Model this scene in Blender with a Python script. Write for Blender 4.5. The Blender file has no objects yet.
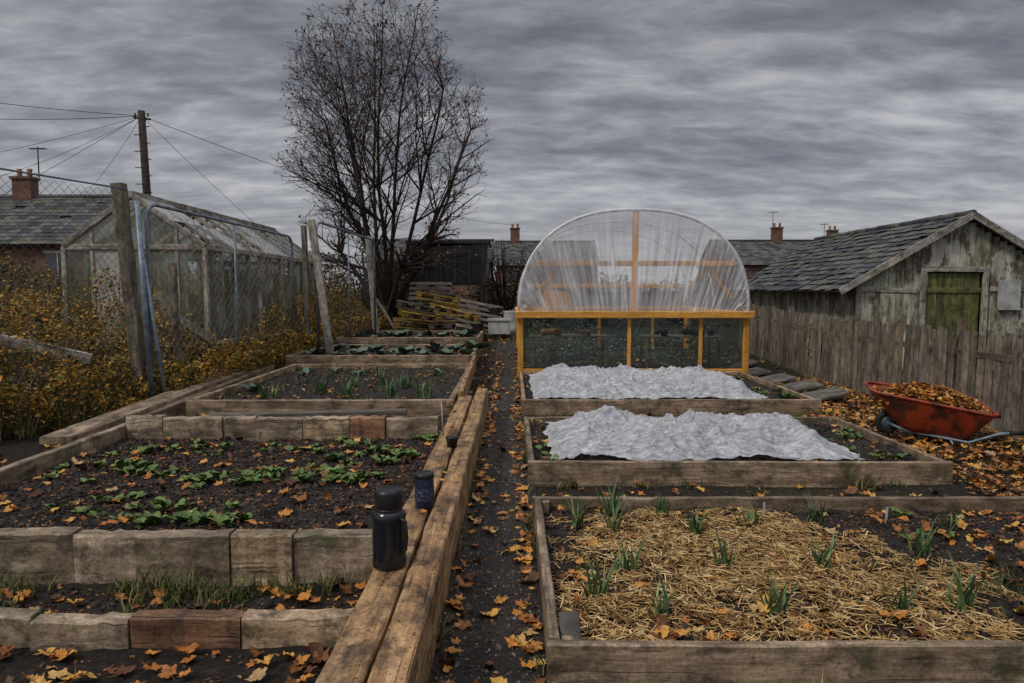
import bpy, bmesh, math, random
import numpy as np
from mathutils import Vector, Matrix, noise
random.seed(7); rng=np.random.default_rng(7)
scene=bpy.context.scene
U=random.uniform
def nz(x,y,z=0.0): return noise.noise(Vector((x,y,z)))
def sm(t): t=max(0,min(1,t)); return t*t*(3-2*t)

# ------------------------------------------------------------ node helpers
class NT:
    def __init__(s,name=None,tree=None):
        if tree is None:
            s.m=bpy.data.materials.new(name); s.m.use_nodes=True; s.t=s.m.node_tree
        else: s.t=tree
        s.t.nodes.clear()
    def n(s,typ,**kw):
        nd=s.t.nodes.new(typ)
        for k,v in kw.items(): setattr(nd,k,v)
        return nd
    def l(s,a,b): s.t.links.new(a,b)
    def put(s,sock,v):
        if isinstance(v,bpy.types.NodeSocket): s.l(v,sock)
        else:
            if isinstance(v,(tuple,list)) and len(v)==3 and sock.type=='RGBA': v=(*v,1)
            sock.default_value=v
    def coord(s,kind='Object',scale=(1,1,1),rot=(0,0,0)):
        c=s.n('ShaderNodeTexCoord'); m=s.n('ShaderNodeMapping'); s.l(c.outputs[kind],m.inputs['Vector'])
        m.inputs['Scale'].default_value=scale; m.inputs['Rotation'].default_value=rot
        return m.outputs[0]
    def noise(s,vec,scale=5,detail=4,rough=.55,dist=0):
        n=s.n('ShaderNodeTexNoise'); s.l(vec,n.inputs['Vector'])
        n.inputs['Scale'].default_value=scale; n.inputs['Detail'].default_value=detail
        n.inputs['Roughness'].default_value=rough; n.inputs['Distortion'].default_value=dist
        return n.outputs['Fac']
    def ramp(s,fac,stops,interp='LINEAR'):
        r=s.n('ShaderNodeValToRGB'); s.l(fac,r.inputs[0]); e=r.color_ramp.elements
        r.color_ramp.interpolation=interp
        while len(e)<len(stops): e.new(.5)
        for i,(p,c) in enumerate(stops):
            e[i].position=p
            if isinstance(c,(int,float)): c=(c,c,c)
            e[i].color=(*c,1)
        return r.outputs[0]
    def mix(s,f,a,b,blend='MIX'):
        m=s.n('ShaderNodeMix',data_type='RGBA',blend_type=blend)
        s.put(m.inputs[0],f); s.put(m.inputs[6],a); s.put(m.inputs[7],b); return m.outputs[2]
    def math(s,op,a,b=0.0):
        m=s.n('ShaderNodeMath',operation=op); s.put(m.inputs[0],a); s.put(m.inputs[1],b); return m.outputs[0]
    def rnd(s): return s.n('ShaderNodeNewGeometry').outputs['Random Per Island']
    def finish(s,col,rough=.8,bump=None,bs=.5,bd=.01,metal=0,spec=.3,alpha=None):
        p=s.n('ShaderNodeBsdfPrincipled'); s.put(p.inputs['Base Color'],col); s.put(p.inputs['Roughness'],rough)
        p.inputs['Metallic'].default_value=metal; p.inputs['Specular IOR Level'].default_value=spec
        if bump is not None:
            b=s.n('ShaderNodeBump'); b.inputs['Strength'].default_value=bs; b.inputs['Distance'].default_value=bd
            s.l(bump,b.inputs['Height']); s.l(b.outputs[0],p.inputs['Normal'])
        o=s.n('ShaderNodeOutputMaterial')
        if alpha is not None:
            t=s.n('ShaderNodeBsdfTransparent'); mx=s.n('ShaderNodeMixShader'); s.put(mx.inputs[0],alpha)
            s.l(t.outputs[0],mx.inputs[1]); s.l(p.outputs[0],mx.inputs[2]); s.l(mx.outputs[0],o.inputs[0])
        else: s.l(p.outputs[0],o.inputs[0])
        return s.m

def m_soil(name,dark=(.006,.0047,.004),mid=(.020,.0145,.011),light=(.068,.05,.037)):
    s=NT(name); c=s.coord()
    a=s.noise(c,3,5); b=s.noise(c,28,8,.7); d=s.noise(c,140,4,.7)
    m=s.math('ADD',s.math('MULTIPLY',a,.35),s.math('MULTIPLY',b,.65))
    col=s.ramp(m,[(.3,dark),(.5,mid),(.68,light)])
    col=s.mix(.7,col,s.ramp(d,[(.3,.3),(.7,1.8)]),'MULTIPLY')
    h=s.math('ADD',b,s.math('MULTIPLY',d,.4))
    return s.finish(col,s.ramp(a,[(.35,.42),(.6,.9)]),h,1.0,.035,spec=.45)
def m_wood(name,c1,c2,c3,moss=.0,grain=26,bs=.6,wet=.72,mosscol=(.06,.075,.028),stain=.75,crack=.6,dark=(.035,.025,.017),grey=.3):
    s=NT(name)
    g=s.noise(s.coord('UV',(2.4,grain,1)),1,8,.72,.25)
    g2=s.noise(s.coord('UV',(.9,grain*.35,1)),1,5,.6,.5)
    cr=s.noise(s.coord('UV',(1.6,grain*2.6,1)),1,3,.55,.1)
    bl=s.noise(s.coord('UV',(3.2,6,1)),1,8,.72,.4)
    ob=s.coord('Object'); sp=s.noise(ob,55,6,.75); big=s.noise(ob,1.7,5,.6); dirt=s.noise(ob,7,8,.75)
    gg=s.math('ADD',s.math('MULTIPLY',g,.55),s.math('MULTIPLY',g2,.45))
    col=s.ramp(gg,[(.36,c1),(.5,c2),(.62,c3)])
    col=s.mix(s.ramp(big,[(.38,0),(.68,grey)]),col,s.mix(.5,col,(.14,.13,.11)))
    col=s.mix(s.math('MULTIPLY',s.ramp(bl,[(.43,0),(.64,1)]),stain),col,dark)
    col=s.mix(s.math('MULTIPLY',s.ramp(dirt,[(.52,0),(.62,.8)]),stain),col,(.03,.024,.017))
    col=s.mix(.6,col,s.ramp(sp,[(.34,.35),(.5,1.05),(.7,1.6)]),'MULTIPLY')
    col=s.mix(s.math('MULTIPLY',s.ramp(cr,[(.33,1),(.385,0)]),crack),col,(.014,.011,.009))
    col=s.mix(1,col,s.ramp(s.rnd(),[(0,(.68,.65,.62)),(.5,(1,.97,.94)),(1,(1.3,1.18,1.02))]),'MULTIPLY')
    if moss>0:
        mo=s.noise(ob,4.5,8,.72); col=s.mix(s.ramp(mo,[(.60-moss*.2,0),(.70-moss*.15,.75)]),col,mosscol)
    h=s.math('SUBTRACT',s.math('ADD',gg,s.math('MULTIPLY',sp,.25)),s.math('MULTIPLY',s.ramp(cr,[(.33,1),(.385,0)]),.5))
    return s.finish(col,s.ramp(bl,[(.4,wet),(.65,.45)]),h,bs,.014,spec=.4)
def m_rand(name,stops,rough=.6,nsc=60,spec=.3,trans=0,var=.5):
    s=NT(name); col=s.ramp(s.rnd(),stops)
    n=s.noise(s.coord(),nsc,4,.65); col=s.mix(var,col,s.ramp(n,[(.3,.4),(.7,1.45)]),'MULTIPLY')
    return s.finish(col,rough,n,.4,.006,spec=spec)
def m_plain(name,ca,cb,scale=8,rough=.5,metal=0,bs=.1,spec=.4,detail=6,lo=.35,hi=.65):
    s=NT(name); n=s.noise(s.coord(),scale,detail,.6); col=s.ramp(n,[(lo,ca),(hi,cb)])
    return s.finish(col,rough,n,bs,.01,metal,spec)

SOIL=m_soil('soil')
PATH=m_soil('path_earth',(.010,.008,.007),(.034,.026,.020),(.115,.092,.072))
def m_ground():
    s=NT('ground_earth'); c=s.coord(); a=s.noise(c,.6,6); b=s.noise(c,22,7,.7); d=s.noise(c,120,4,.7)
    so=s.ramp(b,[(.3,(.008,.0065,.005)),(.5,(.026,.019,.014)),(.7,(.08,.058,.04))])
    gr=s.ramp(b,[(.3,(.015,.017,.007)),(.5,(.04,.042,.016)),(.7,(.1,.085,.035))])
    col=s.mix(s.ramp(a,[(.5,0),(.62,.8)]),so,gr)
    col=s.mix(.6,col,s.ramp(d,[(.3,.4),(.7,1.5)]),'MULTIPLY')
    return s.finish(col,.85,s.math('ADD',b,d),.9,.03)
GROUND=m_ground()
W_BED=m_wood('bed_board_wood',(.14,.10,.062),(.36,.265,.175),(.56,.44,.31),moss=.36,stain=.8)
W_SLEEP=m_wood('sleeper_wood',(.19,.14,.09),(.42,.325,.22),(.64,.52,.38),moss=.25,grain=16,stain=.85)
W_RED=m_wood('sleeper_wood_red',(.15,.07,.035),(.33,.17,.09),(.47,.29,.17),grain=16,stain=.8)
W_PLANK=m_wood('plank_wood',(.17,.09,.038),(.42,.25,.115),(.63,.43,.235),moss=.10,grain=24,bs=.9,stain=.9,grey=.2)
W_ORANGE=m_wood('treated_timber',(.40,.18,.03),(.64,.32,.05),(.78,.44,.09),grain=18,bs=.2,stain=.2,crack=.2,dark=(.2,.09,.02),grey=0)
W_GREY=m_wood('fence_wood',(.06,.05,.04),(.14,.118,.095),(.26,.225,.185),moss=.25,stain=.6)
W_POST=m_wood('post_wood',(.10,.088,.07),(.21,.182,.148),(.34,.30,.25),moss=.28,stain=.7)
W_PALE=m_wood('pale_wood',(.22,.205,.18),(.42,.40,.355),(.64,.61,.55),moss=.2,stain=.7)
W_YEL=m_wood('yellow_pallet_wood',(.30,.18,.035),(.52,.34,.065),(.68,.48,.12),grain=14,stain=.9,grey=.2)
def m_shed():
    s=NT('peeling_paint_boards'); c=s.coord('UV',(1.5,22,1)); g=s.noise(c,1,7,.7); o=s.coord('Object',(1,1,.5))
    p=s.noise(o,3.2,10,.78); q=s.noise(o,1.1,6,.65); st=s.noise(s.coord('Object',(3,3,.5)),2.5,7,.7)
    base=s.ramp(g,[(.3,(.07,.055,.035)),(.65,(.27,.225,.16))])
    paint=s.mix(s.ramp(q,[(.38,0),(.54,1)]),(.22,.24,.12),(.62,.60,.50))
    col=s.mix(s.ramp(p,[(.45,0),(.50,.92)]),base,paint)
    col=s.mix(s.ramp(st,[(.50,0),(.68,.75)]),col,(.06,.055,.03))
    col=s.mix(1,col,s.ramp(s.rnd(),[(0,.75),(1,1.2)]),'MULTIPLY')
    return s.finish(col,.85,s.math('ADD',g,p),.6,.012)
W_SHED=m_shed()
W_DOOR=m_wood('green_door_paint',(.06,.075,.02),(.15,.17,.045),(.26,.27,.10),moss=.3,stain=.8)
SLATE=m_rand('slate',[(0,(.030,.032,.035)),(.5,(.07,.073,.075)),(.8,(.125,.124,.118)),(1,(.11,.115,.06))],.65,11,var=.95)
def m_brick():
    s=NT('red_brick'); t=s.n('ShaderNodeTexBrick'); 
    c=s.n('ShaderNodeTexCoord'); sp=s.n('ShaderNodeSeparateXYZ'); cb=s.n('ShaderNodeCombineXYZ')
    s.l(c.outputs['Object'],sp.inputs[0]); s.l(s.math('ADD',sp.outputs[0],sp.outputs[1]),cb.inputs[0]); s.l(sp.outputs[2],cb.inputs[1])
    s.l(cb.outputs[0],t.inputs['Vector']); t.inputs['Scale'].default_value=1
    t.inputs['Brick Width'].default_value=.23; t.inputs['Row Height'].default_value=.078; t.inputs['Mortar Size'].default_value=.008
    t.inputs['Color1'].default_value=(.15,.058,.036,1); t.inputs['Color2'].default_value=(.23,.095,.06,1); t.inputs['Mortar'].default_value=(.2,.18,.15,1)
    n=s.noise(s.coord(),2,6); col=s.mix(.8,t.outputs[0],s.ramp(n,[(.3,.45),(.7,1.2)]),'MULTIPLY')
    return s.finish(col,.9,t.outputs['Fac'],-.3,.01)
BRICK=m_brick()
GALV=m_plain('galvanised_steel',(.10,.14,.18),(.28,.33,.39),9,.45,.4)
WIRE=m_plain('fence_wire',(.07,.065,.055),(.20,.18,.15),4,.6,.2)
BLACKCABLE=m_plain('black_cable',(.015,.015,.017),(.03,.03,.033))
WHITETUBE=m_plain('white_tube',(.5,.5,.5),(.75,.75,.76),6,.4)
CONC=m_plain('concrete',(.045,.04,.033),(.17,.155,.13),6,.9,0,.5)
BARK=m_plain('bark',(.018,.013,.011),(.065,.048,.038),12,.95,0,.6)
TWIG=m_plain('twig_bark',(.022,.014,.012),(.055,.034,.027),6,.9)
MSTOPS=[(0,(.06,.027,.014)),(.25,(.17,.065,.022)),(.45,(.40,.14,.027)),(.7,(.56,.24,.04)),(.9,(.62,.37,.085)),(1,(.38,.25,.14))]
MAPLE=m_rand('fallen_leaf',MSTOPS,.5,45,var=.8)
LITTER=m_rand('leaf_litter_small',[(0,(.03,.018,.011)),(.5,(.12,.052,.02)),(.85,(.32,.12,.03)),(1,(.45,.24,.07))],.7,70)
CLOD=m_rand('soil_clod',[(0,(.008,.006,.005)),(.6,(.025,.019,.014)),(1,(.08,.06,.045))],.8,60)
STONE=m_rand('pebble',[(0,(.03,.026,.022)),(.6,(.09,.078,.066)),(1,(.24,.22,.19))],.75,60)
STRAW=m_rand('straw',[(0,(.09,.045,.018)),(.18,(.26,.14,.05)),(.5,(.52,.31,.11)),(.8,(.72,.49,.20)),(1,(.84,.66,.36))],.5,18,var=.6)
GREEN=m_rand('green_leaf',[(0,(.05,.09,.022)),(.5,(.11,.18,.045)),(.8,(.19,.25,.07)),(1,(.36,.34,.10))],.5,40,var=.7)
CABB=m_rand('brassica_leaf',[(0,(.05,.085,.06)),(.6,(.11,.16,.11)),(1,(.20,.25,.17))],.5,40)
LEEK=m_rand('leek_leaf',[(0,(.03,.065,.028)),(.5,(.07,.14,.05)),(.9,(.14,.22,.08)),(1,(.35,.32,.13))],.45,30)
GRASS=m_rand('grass_blade',[(0,(.03,.045,.012)),(.5,(.075,.10,.022)),(.8,(.17,.165,.05)),(1,(.32,.25,.11))],.7,20)
DRYGR=m_rand('dry_grass_blade',[(0,(.05,.055,.016)),(.4,(.13,.12,.032)),(.75,(.27,.20,.06)),(1,(.40,.31,.14))],.7,20)
WEED=m_rand('bramble_leaf',[(0,(.05,.058,.015)),(.25,(.14,.14,.028)),(.5,(.33,.24,.04)),(.75,(.52,.22,.03)),(1,(.64,.38,.07))],.7,4,var=.9)
HEDGE=m_rand('hedge_leaf',[(0,(.018,.018,.01)),(.5,(.05,.042,.018)),(.85,(.11,.07,.026)),(1,(.16,.085,.03))],.8,5,var=.7)
TREELEAF=m_rand('dry_leaf',[(0,(.08,.026,.015)),(.6,(.21,.075,.03)),(1,(.34,.14,.045))],.7,9)
THERM=m_plain('thermos_enamel',(.006,.008,.013),(.012,.015,.023),30,.2,.0,.02,.6)
BLKPL=m_plain('black_plastic',(.010,.010,.011),(.018,.018,.02),30,.38,0,.05)
NAVY=m_plain('navy_tin',(.008,.012,.035),(.015,.02,.05),30,.3,0,.02)
BLUELAB=m_plain('blue_label',(.015,.022,.055),(.15,.17,.24),90,.5,0,.02,lo=.54,hi=.62)
REDP=m_plain('red_barrow_paint',(.06,.024,.016),(.34,.05,.018),7,.45,0,.25,.5,10,.40,.56)
RUBBER=m_plain('rubber',(.012,.012,.012),(.025,.025,.024),30,.7)
WHITEP=m_plain('white_plastic',(.28,.28,.26),(.52,.52,.5),5,.5)
DARKBOX=m_plain('black_painted_steel',(.008,.009,.011),(.03,.032,.036),3,.25,0,.15,.6)
def m_fleece():
    s=NT('horticultural_fleece'); c=s.coord(); n=s.noise(c,4,8,.66,1.2); f=s.noise(c,190,2); n2=s.noise(s.coord('Object',(1,2.2,1),(0,0,.5)),11,7,.68,1.0)
    col=s.ramp(n,[(.3,(.34,.35,.37)),(.5,(.50,.51,.53)),(.72,(.68,.68,.69))])
    col=s.mix(.5,col,s.ramp(n2,[(.35,.62),(.6,1.25)]),'MULTIPLY')
    p=s.n('ShaderNodeBsdfPrincipled'); s.l(col,p.inputs['Base Color']); p.inputs['Roughness'].default_value=.75
    b=s.n('ShaderNodeBump'); b.inputs['Strength'].default_value=.9; b.inputs['Distance'].default_value=.025
    s.l(s.math('ADD',s.math('ADD',n,s.math('MULTIPLY',n2,.7)),s.math('MULTIPLY',f,.12)),b.inputs['Height']); s.l(b.outputs[0],p.inputs['Normal'])
    t=s.n('ShaderNodeBsdfTransparent'); mx=s.n('ShaderNodeMixShader'); s.l(s.ramp(n2,[(.35,.55),(.6,.92)]),mx.inputs[0])
    s.l(t.outputs[0],mx.inputs[1]); s.l(p.outputs[0],mx.inputs[2]); o=s.n('ShaderNodeOutputMaterial'); s.l(mx.outputs[0],o.inputs[0])
    return s.m
FLEECE=m_fleece()
def m_film(name,us,vs,lo,hi,pos=(.42,.66),k=.42):
    s=NT(name); c=s.coord('UV',(us,vs,1)); n=s.noise(c,1,6,.7,.3); c2=s.coord('UV',(us*.2,vs*.8,1)); n2=s.noise(c2,1,3,.5)
    f=s.math('ADD',s.math('MULTIPLY',n,.65),s.math('MULTIPLY',n2,.35))
    a=s.ramp(f,[(pos[0],lo),(.52,(lo+hi)*k),(pos[1],hi)])
    return s.finish((.76,.76,.78),.25,n,.6,.03,spec=.6,alpha=a)
FILM_F=m_film('polythene_front',60,1.2,.20,.95,k=.38,pos=(.41,.62))
FILM_R=m_film('polythene_roof',9,3,.16,.34)
def m_glass():
    s=NT('dirty_glass'); n=s.noise(s.coord(),2.2,7,.65)
    a=s.ramp(n,[(.35,.35),(.65,.85)]); col=s.mix(s.ramp(s.rnd(),[(0,0),(1,.9)]),s.ramp(n,[(.3,(.12,.14,.10)),(.6,(.30,.32,.27)),(.75,(.46,.47,.43))]),(.07,.085,.06))
    return s.finish(col,.15,None,spec=.7,alpha=a)
GLASS=m_glass()
def m_gpane():
    s=NT('green_glass'); n=s.noise(s.coord(),2.5,6,.65)
    a=s.ramp(n,[(.35,.25),(.7,.5)]); col=s.ramp(n,[(.3,(.02,.04,.035)),(.7,(.08,.12,.11))])
    return s.finish(col,.06,None,spec=.9,alpha=a)
GPANE=m_gpane()
WINDOW=m_plain('window_glass',(.015,.018,.022),(.05,.055,.06),1,.1,0,0,.8)

# ------------------------------------------------------------ mesh builder
class MB:
    def __init__(s): s.v=[]; s.f=[]; s.uv=[]; s.mi=[]; s.sm=[]
    def beam(s,p0,p1,w,h,up=(0,0,1),mat=0,ch=None,jit=.003,seg=None,taper=1):
        p0=Vector(p0); p1=Vector(p1); d=p1-p0; L=d.length; d.normalize(); up=Vector(up)
        side=d.cross(up)
        if side.length<1e-4: side=d.cross(Vector((0,1,0)))
        side.normalize(); upv=side.cross(d).normalized()
        ch=min(w,h)*.12 if ch is None else ch
        if seg is None: seg=max(1,min(40,int(L/.16)))
        a=w/2; b=h/2
        cs=[(-a+ch,-b),(a-ch,-b),(a,-b+ch),(a,b-ch),(a-ch,b),(-a+ch,b),(-a,b-ch),(-a,-b+ch)]
        per=[0]
        for i in range(8):
            q=cs[i]; r=cs[(i+1)%8]; per.append(per[-1]+math.hypot(q[0]-r[0],q[1]-r[1]))
        base=len(s.v); ou=U(0,50); ov=U(0,50)
        for k in range(seg+1):
            t=k/seg; c=p0+d*L*t; sc=1+(taper-1)*t
            ox=U(-1,1)*jit; oy=U(-1,1)*jit
            for q in cs:
                s.v.append(c+side*(q[0]*sc+ox+U(-1,1)*jit*.6)+upv*(q[1]*sc+oy+U(-1,1)*jit*.6))
        for k in range(seg):
            for i in range(8):
                j=(i+1)%8; A=base+k*8
                s.f.append((A+i,A+j,A+8+j,A+8+i)); s.mi.append(mat); s.sm.append(False)
                u0=ou+L*k/seg; u1=ou+L*(k+1)/seg
                s.uv+= [(u0,ov+per[i]),(u0,ov+per[i+1]),(u1,ov+per[i+1]),(u1,ov+per[i])]
        for A,rev in ((base,True),(base+seg*8,False)):
            idx=list(range(8)); 
            if rev: idx=idx[::-1]
            s.f.append(tuple(A+i for i in idx)); s.mi.append(mat); s.sm.append(False)
            s.uv+=[(ou+cs[i][1]*.3,ov+cs[i][0]) for i in idx]
    def tube(s,pts,rad,sides=6,mat=0,cap=True):
        pts=[Vector(p) for p in pts]; n=len(pts)
        if not isinstance(rad,(list,tuple)): rad=[rad]*n
        base=len(s.v); prev=None
        for k in range(n):
            d=(pts[min(k+1,n-1)]-pts[max(k-1,0)])
            if d.length<1e-9: d=Vector((0,0,1))
            d.normalize()
            if prev is None:
                a=Vector((0,0,1)) if abs(d.z)<.9 else Vector((1,0,0)); x=d.cross(a).normalized()
            else:
                x=(prev-d*prev.dot(d)); x=x.normalized() if x.length>1e-6 else d.orthogonal().normalized()
            prev=x; y=d.cross(x)
            for i in range(sides):
                an=2*math.pi*i/sides; s.v.append(pts[k]+(x*math.cos(an)+y*math.sin(an))*rad[k])
        for k in range(n-1):
            for i in range(sides):
                j=(i+1)%sides; A=base+k*sides
                s.f.append((A+i,A+j,A+sides+j,A+sides+i)); s.mi.append(mat); s.sm.append(sides>3)
                s.uv+=[(0,0)]*4
        if cap and sides>3:
            s.f.append(tuple(base+i for i in range(sides))[::-1]); s.f.append(tuple(base+(n-1)*sides+i for i in range(sides)))
            s.mi+=[mat]*2; s.sm+=[False]*2; s.uv+=[(0,0)]*(2*sides)
    def poly(s,pts,mat=0,uv=None,smooth=False):
        b=len(s.v); s.v+= [Vector(p) for p in pts]; s.f.append(tuple(range(b,b+len(pts)))); s.mi.append(mat); s.sm.append(smooth)
        s.uv+= uv if uv else [(p[0]+p[1],p[2]) for p in pts]
    def hexa(s,q,mat=0):
        b=len(s.v); s.v+=[Vector(p) for p in q]
        for f in ((3,2,1,0),(4,5,6,7),(0,1,5,4),(1,2,6,5),(2,3,7,6),(3,0,4,7)):
            s.f.append(tuple(b+i for i in f)); s.mi.append(mat); s.sm.append(False); s.uv+=[(0,0)]*4
    def box(s,x0,x1,y0,y1,z0,z1,mat=0):
        s.hexa([(x0,y0,z0),(x1,y0,z0),(x1,y1,z0),(x0,y1,z0),(x0,y0,z1),(x1,y0,z1),(x1,y1,z1),(x0,y1,z1)],mat)
    def grid(s,fn,nu,nv,mat=0,smooth=True):
        b=len(s.v)
        for j in range(nv+1):
            for i in range(nu+1): s.v.append(Vector(fn(i/nu,j/nv)))
        for j in range(nv):
            for i in range(nu):
                A=b+j*(nu+1)+i; s.f.append((A,A+1,A+nu+2,A+nu+1)); s.mi.append(mat); s.sm.append(smooth)
                s.uv+=[(i/nu,j/nv),((i+1)/nu,j/nv),((i+1)/nu,(j+1)/nv),(i/nu,(j+1)/nv)]
    def lathe(s,c,prof,seg=32,mat=0,axis='z'):
        b=len(s.v); c=Vector(c)
        for r,z in prof:
            for i in range(seg):
                a=2*math.pi*i/seg
                o=Vector((r*math.cos(a),r*math.sin(a),z)) if axis=='z' else Vector((r*math.cos(a),z,r*math.sin(a)))
                s.v.append(c+o)
        for k in range(len(prof)-1):
            for i in range(seg):
                j=(i+1)%seg; A=b+k*seg; s.f.append((A+i,A+j,A+seg+j,A+seg+i)); s.mi.append(mat); s.sm.append(True); s.uv+=[(0,0)]*4
    def obj(s,name,mats,recalc=True):
        me=bpy.data.meshes.new(name); me.from_pydata([tuple(v) for v in s.v],[],s.f)
        for m in mats: me.materials.append(m)
        me.polygons.foreach_set('material_index',s.mi); me.polygons.foreach_set('use_smooth',s.sm)
        uvl=me.uv_layers.new(name='UVMap'); uvl.data.foreach_set('uv',np.array(s.uv,dtype=np.float32).ravel())
        if recalc:
            bm=bmesh.new(); bm.from_mesh(me); bmesh.ops.recalc_face_normals(bm,faces=bm.faces[:]); bm.to_mesh(me); bm.free()
        me.update(); ob=bpy.data.objects.new(name,me); scene.collection.objects.link(ob); return ob
def group(name,loc,objs):
    e=bpy.data.objects.new(name,None); e.location=loc; scene.collection.objects.link(e); e.empty_display_size=.2
    for o in objs:
        if o is None: continue
        o.parent=e; o.location=o.location-Vector(loc)
    return e

# ------------------------------------------------------------ scatter
def scatter(name,tv,tf,P,R,S,mats,smooth=False):
    tv=np.array(tv,dtype=np.float64); P=np.array(P); S=np.array(S); M=len(P); n=len(tv)
    if M==0: return None
    if S.ndim==1: S=S[:,None].repeat(3,1)
    V=np.einsum('mij,mnj->mni',R,tv[None]*S[:,None,:])+P[:,None,:]
    lv=np.array([i for f in tf for i in f]); tot=np.array([len(f) for f in tf])
    L=(lv[None]+np.arange(M)[:,None]*n).ravel(); T=np.tile(tot,M); st=np.concatenate([[0],np.cumsum(T)[:-1]])
    me=bpy.data.meshes.new(name); me.vertices.add(M*n); me.vertices.foreach_set('co',V.astype(np.float32).ravel())
    me.loops.add(len(L)); me.loops.foreach_set('vertex_index',L.astype(np.int32))
    me.polygons.add(len(T)); me.polygons.foreach_set('loop_start',st.astype(np.int32)); me.polygons.foreach_set('loop_total',T.astype(np.int32))
    if smooth: me.polygons.foreach_set('use_smooth',np.ones(len(T),dtype=bool))
    for m in mats: me.materials.append(m)
    me.update(calc_edges=True); me.validate()
    ob=bpy.data.objects.new(name,me); scene.collection.objects.link(ob); return ob
def rots(M,tilt,yaw=None,tdir=None):
    yaw=rng.uniform(0,2*np.pi,M) if yaw is None else yaw
    td=rng.uniform(0,2*np.pi,M) if tdir is None else tdir
    ti=np.abs(rng.normal(0,tilt,M)) if np.isscalar(tilt) else tilt
    def Rz(a):
        c,s=np.cos(a),np.sin(a); z=np.zeros_like(a); o=np.ones_like(a)
        return np.stack([np.stack([c,-s,z],-1),np.stack([s,c,z],-1),np.stack([z,z,o],-1)],-2)
    def Ry(a):
        c,s=np.cos(a),np.sin(a); z=np.zeros_like(a); o=np.ones_like(a)
        return np.stack([np.stack([c,z,s],-1),np.stack([z,o,z],-1),np.stack([-s,z,c],-1)],-2)
    return Rz(td)@Ry(ti)@Rz(yaw-td)
def maple(seed):
    r_=random.Random(seed); pts=[]; fold=r_.uniform(.1,.55); ax=r_.uniform(0,3.14); cur=r_.uniform(-.25,.5)
    prof=[(-90,.18),(-66,.42),(-42,.62),(-28,.56),(-14,.46),(0,.66),(10,.66),(24,.92),(36,.74),(50,.50),(62,.74),(76,.80),(90,1.04),(104,.80),(118,.74),(130,.50),(144,.74),(156,.92),(170,.66),(180,.66),(194,.46),(208,.56),(222,.62),(246,.42)]
    if seed in (2,5): prof=[(a,.5+.25*math.cos(math.radians(a-90))**2*1.6+.05*(i%2)) for i,(a,r) in enumerate(prof)]
    for a,r in prof:
        a=math.radians(a+r_.uniform(-6,6)); r*=r_.uniform(.80,1.10)
        x=r*math.cos(a)*.5; y=r*math.sin(a)*.5; d=abs(x*math.cos(ax)+y*math.sin(ax))
        pts.append((x*(1-.35*fold),y,fold*d*.95+cur*r*r*.35+r_.uniform(-.06,.06)))
    V=[(0,0,0)]+pts; n=len(pts); F=[(0,1+i,1+(i+1)%n) for i in range(n)]
    V+=[(.012,0,.0),(-.012,0,0),(0,-.6,.08)]; F.append((n+1,n+2,n+3)); return V,F
MAPLES=[maple(k) for k in range(8)]
def mleaves(name,P,tilt,s0,s1):
    P=list(P); random.shuffle(P); obs=[]
    k=len(MAPLES)
    for i in range(k):
        q=P[i::k]
        if q: obs.append(scatter('leaf_part',MAPLES[i][0],MAPLES[i][1],q,rots(len(q),tilt),rng.uniform(s0,s1,len(q)),[MAPLE]))
    bm=bmesh.new()
    for o in obs: bm.from_mesh(o.data)
    me=bpy.data.meshes.new(name); bm.to_mesh(me); bm.free(); me.materials.append(MAPLE)
    for o in obs: m=o.data; bpy.data.objects.remove(o); bpy.data.meshes.remove(m)
    ob=bpy.data.objects.new(name,me); scene.collection.objects.link(ob); return ob
OV=[(0,0,0),(.20,.22,.07),(.30,.5,.09),(.17,.82,.03),(.0,1,-.10),(-.17,.82,.0),(-.30,.5,.06),(-.20,.22,.07),(0,.5,0)]
OF=[(0,1,8),(1,2,8),(2,3,8),(3,4,8),(4,5,8),(5,6,8),(6,7,8),(7,0,8)]
QV=[(0,-.5,0),(.3,0,.12),(0,.5,0),(-.3,0,.12)]; QF=[(0,1,2),(0,2,3)]
t=(1+5**.5)/2
IV=np.array([(-1,t,0),(1,t,0),(-1,-t,0),(1,-t,0),(0,-1,t),(0,1,t),(0,-1,-t),(0,1,-t),(t,0,-1),(t,0,1),(-t,0,-1),(-t,0,1)])/1.9
IV=IV*(1+rng.uniform(-.28,.22,(12,1))); IV[:,2]*=.75
IF=[(0,11,5),(0,5,1),(0,1,7),(0,7,10),(0,10,11),(1,5,9),(5,11,4),(11,10,2),(10,7,6),(7,1,8),(3,9,4),(3,4,2),(3,2,6),(3,6,8),(3,8,9),(4,9,5),(2,4,11),(6,2,10),(8,6,7),(9,8,1)]
def blade(w,bend,n=4):
    V=[];F=[]
    for i in range(n+1):
        tt=i/n; ww=w*(1-tt**1.6)+.0005; V+=[(-ww,bend*tt*tt,tt*(1-.25*bend*tt)),(ww,bend*tt*tt,tt*(1-.25*bend*tt))]
    for i in range(n): F.append((2*i,2*i+1,2*i+3,2*i+2))
    return V,F
def straw():
    V=[];F=[]
    for i,(x,z,y) in enumerate([(-.5,0,0),(.05,.012,.012),(.5,0,0)]):
        for k in range(3):
            a=k*2.094; V.append((x,y+math.cos(a)*.011,z+math.sin(a)*.011))
    for i in range(2):
        for k in range(3): j=(k+1)%3; F.append((i*3+k,i*3+j,i*3+3+j,i*3+3+k))
    return V,F
SV,SF=straw()

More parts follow.
